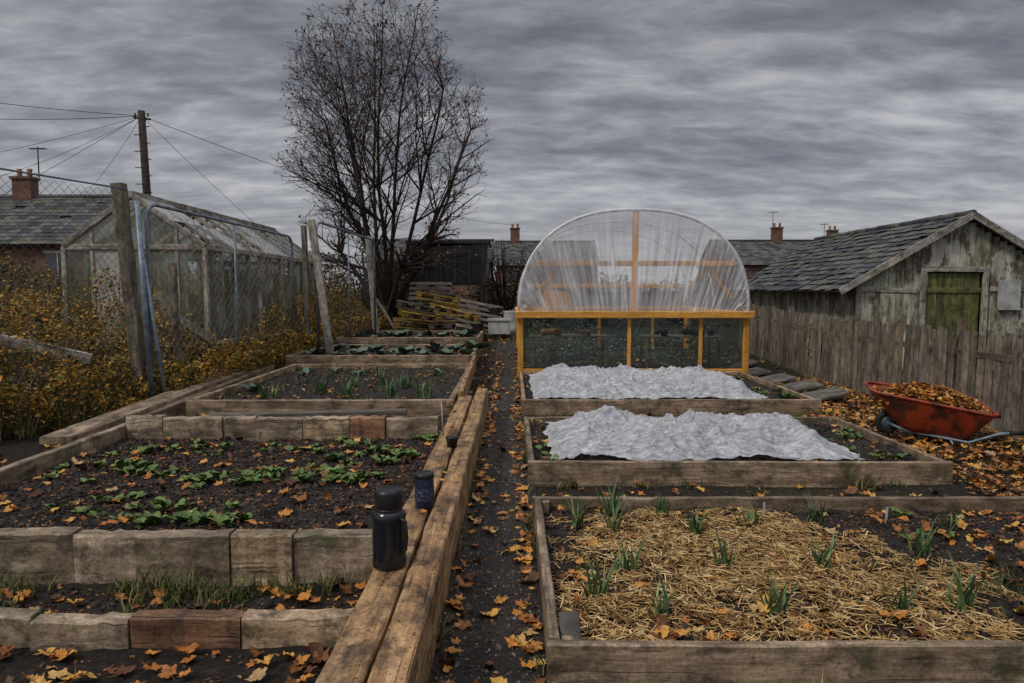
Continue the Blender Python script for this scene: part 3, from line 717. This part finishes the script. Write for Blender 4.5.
f=MB(); f.beam((-3.42,17.3,.1),(-3.62,17.3,2.95),.14,.1,up=(0,1,0)); f.obj('fence_post',[W_PALE])
f=MB(); f.beam((-7.5,9.2,0),(-7.62,9.2,2.3),.12,.12); f.obj('fence_post',[W_PALE])
f=MB(); f.beam((-8.6,11.4,0),(-8.62,11.4,2.4),.14,.14); f.obj('fence_post',[W_POST])
f=MB(); f.beam((-5.0,10.2,0),(-5.05,10.2,2.0),.10,.10); f.obj('fence_post',[W_POST])
f=MB(); f.beam((-6.6,8.0,1.15),(-5.2,8.4,.75),.06,.13); f.obj('fallen_plank',[W_PALE])
f=MB(); f.beam((-5.7,10.6,1.5),(-4.8,11.2,.7),.05,.12); f.obj('fallen_plank',[W_PALE])

# ------------------------------------------------------------ greenhouse
def greenhouse(xa,hw,y0,y1,ze,za,n):
    o=[]; xl,xr=xa-hw,xa+hw
    f=MB(); g=MB()
    for x in (xl,xr):
        f.beam((x,y0,ze),(x,y1,ze),.08,.10); f.beam((x,y0,.7),(x,y1,.7),.06,.08); f.beam((x,y0,.35),(x,y1,.35),.04,.7)
        for k in range(n+1): y=y0+(y1-y0)*k/n; f.beam((x,y,.0),(x,y,ze),.07,.06,up=(0,1,0)); f.beam((x,y,ze),(xa,y,za),.06,.06)
        for k in range(n):
            ya=y0+(y1-y0)*k/n+.035; yb=ya+(y1-y0)/n-.07
            for za_,zb_ in ((.75,ze*.5+.35),(ze*.5+.36,ze-.05)):
                if random.random()>.15: g.poly([(x,ya,za_),(x,yb,za_),(x,yb,zb_),(x,ya,zb_)],0)
            for t0,t1 in ((0,.5),(.505,1)):
                def Q(t,y): return (x+(xa-x)*t,y,ze+.035+(za-ze-.01)*t)
                if random.random()>.18: g.poly([Q(t0,ya),Q(t0,yb),Q(t1,yb),Q(t1,ya)],0 if random.random()<.6 else 1)
    f.beam((xa,y0-.05,za+.03),(xa,y1+.05,za+.03),.08,.1)
    for y in (y0,y1):
        f.beam((xl,y,ze),(xr,y,ze),.06,.09); f.beam((xl,y,.7),(xr,y,.7),.05,.08)
        for k in range(6):
            x=xl+(xr-xl)*k/5; f.beam((x,y+.01,0),(x,y+.01,za-abs(x-xa)*(za-ze)/hw),.06,.05,up=(0,1,0))
        for sg in (-1,1): f.beam((xa+sg*hw,y-.02,ze+.02),(xa,y-.02,za+.02),.05,.08)
        for k in range(5):
            a=xl+(xr-xl)*k/5+.03; b=xl+(xr-xl)*(k+1)/5-.03; h=lambda x:za-abs(x-xa)*(za-ze)/hw
            g.poly([(a,y,.75),(b,y,.75),(b,y,ze-.05),(a,y,ze-.05)],1 if random.random()<.15 else 0); g.poly([(a,y,ze+.05),(b,y,ze+.05),(b,y,max(ze+.06,h(b))),(a,y,max(ze+.06,h(a)))],0)
    o.append(f.obj('white_frame',[W_PALE])); o.append(g.obj('glass_panes',[GLASS,WHITEP],recalc=False))
    f=MB()
    for k in range(4): f.beam((xl+.15+k*.12,y0+.4,.85),(xl+.15+k*.12,y1-.4,.85),.1,.025)
    for y in np.arange(y0+.5,y1,1.0): f.beam((xl+.3,y,.1),(xl+.3,y,.83),.05,.05)
    o.append(f.obj('potting_bench',[W_GREY]))
    m=2500; P=np.stack([rng.uniform(xl+.1,xr-.1,m),rng.uniform(y0+.2,y1-.2,m),.1+rng.uniform(0,1,m)**1.5*1.3],1); P[:,2]*=.5+.5*np.sin(P[:,1]*2.3)**2
    o.append(scatter('dead_growth',QV,QF,P,rots(m,1.1),rng.uniform(.04,.10,m),[HEDGE]))
    group('greenhouse',(xa,y0,0),o)
greenhouse(-6.15,1.15,11.2,17.8,2.3,3.12,11)

# ------------------------------------------------------------ junk corner
def junk():
    f=MB(); x0,x1,y0,y1=-3.0,-.75,20.2,22.0
    f.hexa([(x0+.1,y0,1.75),(x1-.1,y0,1.75),(x1,y1,1.75),(x0,y1,1.75),(x0-.05,y0-.05,2.85),(x1+.05,y0-.05,2.95),(x1+.05,y1,3.0),(x0-.05,y1,2.95)])
    f.box(x0-.12,x1+.12,y0-.12,y1+.1,2.96,3.04)
    for k in range(6): x=x0+.1+k*(x1-x0-.2)/5; f.box(x-.03,x+.03,y0-.1,y0-.06,1.8,2.88)
    for x in (x0+.15,x1-.15): f.beam((x,y0+.1,.3),(x,y0+.1,1.74),.1,.1); f.beam((x,y1-.1,.3),(x,y1-.1,1.74),.1,.1)
    f.obj('storage_container',[DARKBOX])
    def pallet(c,rx,ry,rz,mat):
        f=MB()
        for k in range(6): f.beam((-.6,-.45+k*.18,.11),(.6,-.45+k*.18,.11),.10,.022)
        for y in (-.45,0,.45):
            f.beam((-.6,y,-.01),(.6,y,-.01),.09,.02)
            for x in (-.5,0,.5): f.beam((x-.07,y,.05),(x+.07,y,.05),.09,.08,seg=1)
        o=f.obj('wooden_pallet',[mat]); o.location=c; o.rotation_euler=(rx,ry,rz); o.scale=(1.0,.95,1.3)
    for i,(c,rx,ry,rz,m) in enumerate([((-2.7,18.9,.60),.05,.1,.2,W_YEL),((-1.6,18.8,.55),0,-.05,-.15,W_GREY),((-2.5,18.8,.84),.1,.15,.3,W_YEL),((-1.5,18.8,.78),.0,.05,.1,W_YEL),((-2.6,18.9,1.06),.0,.20,.1,W_GREY),((-1.6,18.9,1.0),.1,.24,-.2,W_YEL),((-2.1,19,1.28),-.1,.18,.1,W_YEL),((-2.3,19.4,1.35),1.0,.0,.05,W_GREY),((-.9,18.6,.8),.9,.2,.1,W_POST)]):
        pallet(c,rx,ry,rz,m)
    f=MB(); f.box(-.62,-.05,17.9,18.3,.45,.80); f.box(-.65,-.02,17.87,18.33,.80,.85); f.obj('storage_box',[WHITEP])
    for x,y,r,h,m in ((-.9,18.0,.16,.4,BLKPL),(-.5,18.9,.28,.8,BLKPL),(.0,18.8,.25,.7,WHITEP)):
        f=MB(); f.lathe((x,y,.33),[(0,0),(r*.85,0),(r*.97,h*.3),(r*.94,h*.32),(r,h*.95),(r*1.05,h),(r*.9,h),(r*.85,h*.8),(0,h*.8)],20); f.obj('plastic_barrel',[m])
    f=MB()
    for k in range(18): 
        x=U(-3.4,.1); f.beam((x,U(18.3,18.8),.3+U(0,.2)),(x+U(-.8,.8),U(19,19.6),.7+U(0,.8)),.07,.04)
    f.obj('scrap_timber',[W_GREY])
random.seed(41)
junk()
for k,(x,y) in enumerate([(4.45,12.6),(4.5,11.6),(4.55,10.7),(4.5,9.8),(4.6,13.6)]):
    f=MB(); f.beam((x-.25,y,.03),(x+.25,y+U(-.1,.15),.11+.02*k),.6,.05,jit=.008,ch=.01); o=f.obj('paving_slab',[CONC])

# ------------------------------------------------------------ wheelbarrow
def barrow():
    o=[]; f=MB()
    top=[(-.66,-.24),(-.66,.24),(.46,.36),(.46,-.36)]; bot=[(-.28,-.15),(-.28,.15),(.28,.2),(.28,-.2)]
    def rr(c,r,n=5):
        out=[]
        for i in range(4):
            p=Vector(c[i]); a=Vector(c[i-1]); b=Vector(c[(i+1)%4]); u=(a-p).normalized()*r; v=(b-p).normalized()*r
            for k in range(n+1): t=k/n; out.append(p+u*(1-t)**2+v*t**2)
        return out
    T=rr(top,.14); B=rr(bot,.09); n=len(T); K=6
    for k in range(K+1):
        t=k/K; 
        for i in range(n):
            q=B[i].lerp(T[i],t**.85); f.v.append(Vector((q.x,q.y,.09+.33*t+.05*t*(-q.x))))
    for k in range(K):
        for i in range(n): j=(i+1)%n; f.f.append((k*n+i,k*n+j,(k+1)*n+j,(k+1)*n+i)); f.mi.append(0); f.sm.append(True); f.uv+=[(0,0)]*4
    f.f.append(tuple(range(n))); f.mi.append(0); f.sm.append(False); f.uv+=[(0,0)]*n
    rim=[f.v[K*n+i] for i in range(n)]; f.tube(rim+[rim[0]],.014,6,0,cap=False)
    o.append(f.obj('tray',[REDP]))
    f=MB()
    for s_ in (-1,1):
        f.tube([(-.42,s_*.05,.12),(-.26,s_*.12,.085),(.28,s_*.22,.08),(.50,s_*.28,.22),(.66,s_*.29,.26)],.016,8,0)
        f.tube([(.58,s_*.288,.245),(.70,s_*.29,.265)],.023,8,1)
        f.tube([(.28,s_*.22,.085),(.32,s_*.24,.0),(.18,s_*.23,.0),(.12,s_*.19,.085)],.013,8,0)
    f.tube([(.25,-.23,.012),(.25,.23,.012)],.012,6,0)
    o.append(f.obj('handles_and_legs',[GALV,RUBBER]))
    f=MB(); c=(-.42,0,.12); f.lathe(c,[(.06,-.03),(.08,-.035),(.10,-.04),(.115,-.022),(.12,0),(.115,.022),(.10,.04),(.08,.035),(.06,.03)],28,0,'y')
    f.lathe(c,[(0,-.02),(.06,-.03),(.07,0),(.06,.03),(0,.02)],20,1,'y'); f.tube([(-.42,-.08,.12),(-.42,.08,.12)],.012,6,1)
    o.append(f.obj('wheel',[RUBBER,GALV]))
    f=MB(); f.grid(lambda u,v:(-.58+.98*u,-.21-.08*u+(.42+.16*u)*v,.34+.13*math.sin(math.pi*u)*math.sin(math.pi*v)+.02*nz(u*9,v*6)),24,14); o.append(f.obj('leaf_heap',[LITTER],recalc=False))
    nL=1300; uu=rng.uniform(0,1,nL); vv=rng.uniform(0,1,nL)
    P=np.stack([-.59+1.0*uu,-.21-.08*uu+(.42+.16*uu)*vv,.37+.15*np.sin(np.pi*uu)*np.sin(np.pi*vv)+rng.uniform(0,.03,nL)],1)
    o.append(mleaves('leaves',[tuple(p) for p in P],.5,.05,.09))
    e=group('wheelbarrow',(0,0,0),o); e.location=(4.46,7.2,.01); e.rotation_euler=(math.radians(6),math.radians(6),math.radians(-16)); e.scale=(1.02,1.04,1.08)
barrow()

# ------------------------------------------------------------ small objects
f=MB(); c=(-.575,3.12,.307)
f.lathe(c,[(0,0),(.070,0),(.076,.008),(.078,.02),(.078,.245),(.074,.262),(.062,.272)],40,0)
f.lathe(c,[(.0792,.02),(.0795,.03),(.0795,.04),(.0785,.045)],40,1)
f.lathe(c,[(.062,.272),(.064,.276),(.064,.283),(.061,.285)],40,1)
f.lathe(c,[(.061,.285),(.064,.29),(.066,.30),(.066,.355),(.062,.367),(.050,.374),(0,.375)],40,2)
f.lathe(c,[(.0786,.235),(.080,.24),(.080,.25),(.0775,.255)],40,1)
f.tube([(c[0]+.06,c[1]-.045,c[2]+.245),(c[0]+.085,c[1]-.05,c[2]+.23),(c[0]+.09,c[1]-.05,c[2]+.16),(c[0]+.085,c[1]-.05,c[2]+.10),(c[0]+.06,c[1]-.045,c[2]+.09)],.008,8,1)
f.obj('thermos_flask',[THERM,BLKPL,BLKPL])
f=MB(); c=(-.52,3.98,.311)
f.lathe(c,[(0,0),(.052,0),(.056,.01),(.056,.17),(.052,.178)],32,0); f.lathe(c,[(.0572,.05),(.0575,.055),(.0575,.12),(.0572,.125)],32,1); f.lathe(c,[(.052,.178),(.058,.182),(.058,.205),(.05,.212),(0,.212)],32,2)
f.obj('drink_tin',[NAVY,BLUELAB,BLKPL])
f=MB(); c=(-.49,5.5,.318); f.lathe(c,[(0,0),(.038,0),(.05,.075),(.054,.078),(.054,.09),(.047,.09),(.043,.07),(0,.07)],24,0); f.obj('plant_pot',[BLKPL])
f=MB(); f.tube([(-.6,5.9,.3),(-.62,5.93,.62)],.006,5); f.obj('garden_cane',[W_PALE])
f=MB(); f.beam((.245,2.72,.135),(.24,2.80,.24),.085,.022,jit=.001,ch=.003); f.obj('slate_marker',[CONC])
for (x,y) in ((1.62,4.3),(2.35,4.2),(3.0,3.6),(1.2,6.0),(2.9,5.62)):
    f=MB(); f.beam((x,y,.1),(x+U(-.02,.02),y,.24),.014,.003,up=(0,1,0),seg=1,jit=0); f.obj('plant_label',[WHITEP])

# ------------------------------------------------------------ straw + leaves
def inb(b,n,m=.07): return rng.uniform(b['x0']+m,b['x1']-m,n),rng.uniform(b['y0']+m,b['y1']-m,n)
P=[];n=32000; ax,ay=inb(B1,n)
for x,y in zip(ax,ay):
    dn=1.05-((x-1.2)/1.15)**2*.9-((y-3.5)/.9)**4*.6+1.0*nz(x*1.6,y*1.6,4)+.9*nz(x*5,y*5,7)
    if x>2.4: dn-=(x-2.4)*.6
    if x<.6: dn+=.15
    if U(0,1)<dn*.85: P.append((x,y,soilz(B1,x,y)+.006+U(0,.034)*max(0,min(1,dn))))
n=len(P); scatter('straw_mulch',SV,SF,P,rots(n,.22),np.stack([rng.uniform(.025,.11,n),rng.uniform(.16,.44,n),rng.uniform(.12,.24,n)],1),[STRAW])
def leaves(name,b,n,s0,s1,tilt=.3,m=.07):
    x,y=inb(b,n,m); return mleaves(name,[(a,c,soilz(b,a,c)+U(.01,.035)) for a,c in zip(x,y)],tilt,s0,s1)
def litter(name,b,n,s0,s1):
    x,y=inb(b,n); P=[(a,c,soilz(b,a,c)+U(.003,.014)) for a,c in zip(x,y)]
    return scatter(name,QV,QF,P,rots(n,.5),rng.uniform(s0,s1,n),[LITTER])
leaves('fallen_leaves',B1,130,.06,.13); leaves('fallen_leaves',B2,160,.05,.11); leaves('fallen_leaves',B3,150,.05,.11)
P=[(U(2.3,3.8),U(2.7,4.45)) for k in range(230)]+[(U(.3,1.9),U(2.68,2.95)) for k in range(40)]
mleaves('fallen_leaves',[(a,c,soilz(B1,a,c)+U(.01,.03)) for a,c in P],.35,.05,.12)
leaves('fallen_leaves',L1,200,.05,.14); leaves('fallen_leaves',L0,120,.05,.13); leaves('fallen_leaves',L2a,110,.05,.11)
leaves('fallen_leaves',L2,190,.05,.11); leaves('fallen_leaves',L3,140,.06,.11); leaves('fallen_leaves',L4,120,.06,.11)
for b,k in ((B1,4200),(B2,1600),(L1,6500),(L0,1400),(L2,1400),(L2a,700)): litter('leaf_litter',b,k,.008,.034)
def inbed(x,y): return any(b['x0']-.02<x<b['x1']+.02 and b['y0']-.02<y<b['y1']+.02 for b in BEDS) or (-.68<x<-.33 and y<8.8)
def gh(x,y): return pz(x,y) if inpath(x,y) else gz(x,y)
P=[]
while len(P)<2300:
    x=U(-5,5.3); y=1.2+U(0,1)**1.15*17
    if inbed(x,y): continue
    if inpath(x,y) and U(0,1)<.25: continue
    P.append((x,y,gh(x,y)+U(.006,.03)))
for k in range(380):
    y=1.6+U(0,1)**1.1*14; x=random.choice([-.3+abs(random.gauss(0,.05)),.12-abs(random.gauss(0,.05))]); P.append((x,y,pz(x,y)+U(.005,.025)))
for k in range(2800):
    x=U(3.65,5.35); y=U(4.2,12)
    if not inbed(x,y): P.append((x,y,gz(x,y)+U(.01,.06)))
for k in range(110): x=U(-3.6,-.75); y=U(2.3,2.9); P.append((x,y,gz(x,y)+U(.01,.03)))
mleaves('fallen_leaves',P,.32,.05,.135)
P=[]
while len(P)<15000:
    x=U(-5,5.3); y=1.2+U(0,1)**1.4*16
    if inbed(x,y): continue
    P.append((x,y,gh(x,y)+U(.003,.012)))
n=len(P); scatter('leaf_litter',QV,QF,P,rots(n,.4),rng.uniform(.008,.034,n),[LITTER])
P=[(-.66+U(0,.3),U(3.4,8),.332+U(0,.005)) for k in range(12)]; mleaves('fallen_leaves',P,.12,.04,.08)
P=[(-.655+U(0,.30),U(1.6,8),.312+.002*k/400) for k in range(400)]; scatter('leaf_litter',QV,QF,P,rots(len(P),.15),rng.uniform(.006,.018,len(P)),[LITTER])

# ------------------------------------------------------------ crops
def rosette(name,x,y,z,n,s,mat,tilt=(.25,1.2)):
    yaw=np.array([2*np.pi*i/n+U(-.4,.4) for i in range(n)]); til=rng.uniform(*tilt,n)
    R=[]
    for a,t_ in zip(yaw,til):
        t_=math.pi/2-t_; R.append(np.array(Matrix.Rotation(a,3,'Z')@Matrix.Rotation(t_*.65,3,'X')@Matrix.Rotation(U(-.5,.5),3,'Y')))
    P=[(x+U(-.03,.03),y+U(-.03,.03),z) for _ in range(n)]
    return scatter(name,OV,OF,P,np.array(R),rng.uniform(.5,1.1,n)*s,[mat],True)
def plants(name,b,pts,s,mat,n=12):
    for x,y in pts: rosette(name,x,y,soilz(b,x,y)+.01,random.randint(n-3,n+3),s*U(.7,1.25),mat)
pts=[]
def clump(cx,cy,rx,ry,k):
    for _ in range(k): pts.append((cx+random.gauss(0,rx),cy+random.gauss(0,ry)))
clump(-3.0,5.25,.25,.12,15); clump(-2.75,5.9,.35,.1,13); clump(-1.9,4.95,.38,.10,26); clump(-1.35,5.0,.2,.1,9); clump(-1.15,5.6,.18,.14,18); clump(-2.2,4.1,.22,.12,15); clump(-1.75,4.05,.12,.08,5); clump(-2.75,4.3,.2,.1,7)
clump(-1.6,6.0,.4,.12,10); clump(-2.2,5.0,1.0,.8,8)
pts=[(min(-.75,max(-3.6,x)),min(6.3,max(3.75,y))) for x,y in pts]
plants('spinach_plant',L1,pts,.080,GREEN,13)
plants('cabbage_plant',L3,[(-3.8+i*.42,13.1+U(-.1,.1)) for i in range(8)]+[(-3.7+i*.42,14.1) for i in range(8)],.26,CABB,14)
plants('cabbage_plant',L4,[(-3.7+i*.5,16.3) for i in range(6)]+[(-3.6+i*.5,17.2) for i in range(6)],.26,CABB,14)
plants('cabbage_plant',L2,[(-3.5,9.2),(-3.3,10.9),(-2.9,11.2),(-2.5,11.0),(-1.2,11.0)],.17,CABB,12)
plants('spinach_plant',B2,[(U(3.05,3.5),U(5.7,7.3)) for k in range(11)]+[(U(.3,.4),U(5.7,7.2)) for k in range(5)],.08,GREEN,10)
plants('spinach_plant',B3,[(U(3.4,3.85),U(8.9,11.5)) for k in range(10)],.1,GREEN,10)
plants('spinach_plant',B1,[(U(2.2,3.7),U(3.9,4.4)) for k in range(7)],.06,GREEN,8)
def leek(name,x,y,z,h,n=9,w=.012):
    V,F=blade(w/h,.3,6); yaw=rng.uniform(0,2*np.pi,n); ti=np.abs(rng.normal(.05,.17,n))
    R=[np.array(Matrix.Rotation(a,3,'Z')@Matrix.Rotation(-t_,3,'X')) for a,t_ in zip(yaw,ti)]
    P=[(x+U(-.03,.03),y+U(-.03,.03),z-.01) for _ in range(n)]
    return scatter(name,V,F,P,np.array(R),rng.uniform(.5,1.1,n)*h,[LEEK])
for x,y,h in [(.66,3.0,.29),(1.22,3.0,.29),(1.75,3.05,.29),(.62,4.0,.27),(.60,3.5,.22),(1.12,3.55,.27),(1.15,4.1,.24),(1.62,3.5,.27),(1.0,4.35,.2),(1.9,4.2,.22),(2.1,3.1,.28),(2.3,3.7,.24),(.40,3.15,.29),(1.5,4.2,.2),(.40,4.2,.2),(2.7,3.4,.26),(.62,4.35,.3),(2.7,4.1,.2),(3.2,3.8,.22)]:
    for q in range(2): leek('leek_plant',x+U(-.04,.04),y+U(-.04,.04),soilz(B1,x,y),h*U(.8,1.1),10,.009)
for x,y in [(-2.55,9.0),(-2.1,8.7),(-1.6,8.8),(-1.15,8.75),(-2.3,9.6),(-1.5,9.5),(-1.9,9.9),(-3.1,8.6)]: 
    for q in range(3): leek('leek_plant',x+U(-.08,.08),y+U(-.06,.06),soilz(L2,x,y),.28,11,.012)
# ------------------------------------------------------------ grass
GV,GF=blade(.035,.5,3)
def grass(name,P,h0,h1,tilt=.35,mat=GRASS):
    n=len(P); s=rng.uniform(h0,h1,n); return scatter(name,GV,GF,P,rots(n,tilt),np.stack([rng.uniform(.09,.16,n),s,s],1),[mat])
P=[]
for k in range(110):
    cx=U(-3.6,-.75); cy=3.52+U(-.12,.05) if k%3 else U(3.1,3.5)
    if nz(cx*2,7)<-.15: continue
    for q in range(14): x=cx+random.gauss(0,.04); y=cy+random.gauss(0,.03); P.append((x,y,soilz(L0,x,y)))
for k in range(60):
    cx=random.choice([-.33,.13]); cy=U(2,13)
    for q in range(8): x=cx+random.gauss(0,.012); y=cy+random.gauss(0,.04); P.append((x,y,pz(x,y)))
for k in range(50):
    cx=U(.3,3.8); cy=random.choice([2.52,5.42,8.58,4.64])
    for q in range(10): x=cx+random.gauss(0,.05); y=cy+random.gauss(0,.015); P.append((x,y,gz(x,y)))
for k in range(90):
    cx=U(3.7,5.3); cy=U(4.6,15)
    if inbed(cx,cy): continue
    for q in range(14): x=cx+random.gauss(0,.06); y=cy+random.gauss(0,.06); P.append((x,y,gz(x,y)))
grass('grass',P,.05,.15)
P=[]
for k in range(60):
    cx=U(2.0,3.8); cy=U(2.7,3.6)
    for q in range(9): x=cx+random.gauss(0,.03); y=cy+random.gauss(0,.03); P.append((x,y,soilz(B1,x,y)))
for k in range(70):
    cx=U(-3.8,-.9); cy=U(8.1,11.8)
    for q in range(8): x=cx+random.gauss(0,.05); y=cy+random.gauss(0,.05); P.append((x,y,soilz(L2,x,y)))
grass('grass',P,.05,.14)

# ------------------------------------------------------------ weeds and shrubs on the left
def fx(y): return -4.95-(8.8-y)*.43 if y<8.8 else -4.75+(y-8.8)*.08
P=[]; n=0; st=MB()
while n<105000:
    y=U(4.2,19.5); off=U(0,1)**1.6*6.5; x=fx(y)-off+.35
    if -7.35<x<-4.95 and 11.1<y<17.9: continue
    hm=.50+.95*sm(off/1.6)*(1+.6*nz(x*.8,y*.8))+.55*nz(x*2.0,y*2.0)
    if y<7.5: hm*=.85
    if hm<.1: continue
    z=hm*U(0,1)**.38; P.append((x,y,gz(x,y)+z)); n+=1
    if n%60==0: st.tube([(x,y,rise(y)),(x+U(-.1,.1),y+U(-.1,.1),hm*.6),(x+U(-.3,.3),y+U(-.3,.3),hm*1.22)],[.006,.005,.003],3)
o1=scatter('bramble_leaves',QV,QF,P,rots(len(P),.9),rng.uniform(.03,.085,len(P)),[WEED])
o2=st.obj('bramble_stems',[W_GREY],recalc=False)
group('bramble_thicket',(-6.5,9,0),[o1,o2])
P=[]
for k in range(1000):
    y=U(5.5,18); x=fx(y)+U(-.8,.40)
    for q in range(9): P.append((x+random.gauss(0,.06),y+random.gauss(0,.06),rise(y)))
for k in range(300):
    y=U(17.8,21); x=U(-3.8,1.5)
    for q in range(8): P.append((x+random.gauss(0,.06),y+random.gauss(0,.06),rise(y)))
grass('long_grass',P,.12,.42,mat=DRYGR)
def shrub(name,blobs,n,mat,s0,s1):
    P=[]; st=MB(); per=n//len(blobs)
    for (cx,cy,cz,rx,ry,rz) in blobs:
        for _ in range(per):
            v=Vector((random.gauss(0,1),random.gauss(0,1),random.gauss(0,1))).normalized()*U(.3,1)**.5
            k=1+.45*nz(v.x*2.2+cx,v.y*2.2+cy,v.z*2.2)
            P.append((cx+v.x*rx*k,cy+v.y*ry*k,max(.05,cz+v.z*rz*k)))
        for _ in range(26):
            a=U(0,6.28); q=(cx+math.cos(a)*rx*U(.3,.95),cy+math.sin(a)*ry*U(.3,.95),cz+rz*U(.5,1.15))
            st.tube([(cx,cy,.1),((cx*.5+q[0]*.5),(cy*.5+q[1]*.5),(q[2])*.55),q],[.04,.02,.006],4)
    a=scatter('leaves',QV,QF,P,rots(len(P),1.2),rng.uniform(s0,s1,len(P)),[mat]); b=st.obj('stems',[TWIG],recalc=False)
    group(name,(blobs[0][0],blobs[0][1],0),[a,b])
shrub('hedge_shrub',[(-5.6,20,1.2,1.2,1.2,1.3),(-4.6,21.5,1.2,1.2,1,1.2),(-8.5,20,1.3,1.5,1.2,1.2),(-7,21,1.1,1.3,1,1.2)],14000,HEDGE,.05,.12)
shrub('hedge_shrub',[(-.2,22.5,1.4,1.1,.9,1.6),(1.2,23,1.3,1.3,1,1.5),(-4,23,1.3,1.2,1,1.3),(3,24,1.1,1.6,1,1.2)],12000,HEDGE,.05,.12)
shrub('hedge_shrub',[(-13,24,1.2,2.2,1.5,1.6),(-17,23,1.2,2.4,1.5,1.5),(-10,26,1.2,2.2,1.5,1.5),(-20,25,1.2,2.4,1.5,1.8)],14000,WEED,.08,.18)
shrub('hedge_shrub',[(-9.6,14,1.0,1.2,1,1.1),(-11.5,15,1.1,1.3,1,1.3)],7000,HEDGE,.05,.11)
shrub('hedge_shrub',[(6+2.4*i,24+U(-1,1),.8,1.6,1,1.1) for i in range(7)],14000,HEDGE,.06,.14)
shrub('hedge_shrub',[(-60+i*7.5,48+U(-3,3),1.0,4.2,2,1.7+U(-.4,.5)) for i in range(19)],26000,HEDGE,.2,.45)
shrub('ivy',[(5.7,12.5,.5,.3,1.2,.5),(5.75,15,.5,.3,1.2,.6)],2500,GRASS,.04,.08)

# ------------------------------------------------------------ sky, sun
SUN_EL=math.radians(46); SUN_AZ=math.radians(235)
w=bpy.data.worlds.new("World"); scene.world=w; w.use_nodes=True
s=NT(tree=w.node_tree)
sky=s.n('ShaderNodeTexSky'); sky.sky_type='NISHITA'; sky.sun_disc=False; sky.sun_elevation=SUN_EL; sky.sun_rotation=SUN_AZ
b1=s.n('ShaderNodeBackground'); s.l(sky.outputs[0],b1.inputs[0]); b1.inputs[1].default_value=.09
tc=s.n('ShaderNodeTexCoord'); sp=s.n('ShaderNodeSeparateXYZ'); s.l(tc.outputs['Generated'],sp.inputs[0])
zc=s.math('MAXIMUM',sp.outputs[2],0.0); den=s.math('ADD',zc,.20)
cb=s.n('ShaderNodeCombineXYZ'); s.l(s.math('DIVIDE',sp.outputs[0],den),cb.inputs[0]); s.l(s.math('DIVIDE',sp.outputs[1],den),cb.inputs[1])
mp=s.n('ShaderNodeMapping'); s.l(cb.outputs[0],mp.inputs[0]); mp.inputs['Scale'].default_value=(1.0,2.0,1); mp.inputs['Rotation'].default_value=(0,0,math.radians(-5)); mp.inputs['Location'].default_value=(3.1,1.7,0)
n1=s.noise(mp.outputs[0],1.0,4,.50,.0); n2=s.noise(mp.outputs[0],4.2,8,.60,.25)
f1=s.math('ADD',s.math('MULTIPLY',n1,.5),s.math('MULTIPLY',n2,.5))
cl=s.ramp(f1,[(.36,(.165,.170,.200)),(.46,(.245,.250,.282)),(.54,(.355,.360,.392)),(.66,(.56,.56,.59))])
hz=s.ramp(zc,[(0,1),(.18,.0)])
cl=s.mix(s.math('MULTIPLY',hz,.45),cl,(.54,.54,.55))
dk=s.ramp(zc,[(.15,1.0),(.42,.66)]); cl=s.mix(1,cl,dk,'MULTIPLY')
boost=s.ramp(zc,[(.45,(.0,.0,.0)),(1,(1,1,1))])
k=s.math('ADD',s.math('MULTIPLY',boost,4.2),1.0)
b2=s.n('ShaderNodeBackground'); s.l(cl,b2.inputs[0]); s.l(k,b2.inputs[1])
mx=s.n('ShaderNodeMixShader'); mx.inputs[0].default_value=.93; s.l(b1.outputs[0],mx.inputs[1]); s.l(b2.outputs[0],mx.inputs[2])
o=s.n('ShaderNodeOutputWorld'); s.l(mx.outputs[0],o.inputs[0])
sl=bpy.data.lights.new('sun','SUN'); sl.energy=1.5; sl.angle=math.radians(10); sl.color=(1,.94,.86)
so=bpy.data.objects.new('sun',sl); scene.collection.objects.link(so)
dirv=Vector((math.sin(SUN_AZ)*math.cos(SUN_EL),math.cos(SUN_AZ)*math.cos(SUN_EL),math.sin(SUN_EL)))
so.rotation_euler=dirv.to_track_quat('Z','Y').to_euler()

cam=bpy.data.cameras.new('camera'); cam.lens=24; cam.sensor_width=36; cam.clip_end=3000; cam.clip_start=.05
co=bpy.data.objects.new('camera',cam); scene.collection.objects.link(co); co.location=(0,0,1.6); co.rotation_euler=(math.radians(90-4.3),0,0)
scene.camera=co
scene.view_settings.view_transform='Standard'; scene.view_settings.look='None'; scene.view_settings.exposure=0
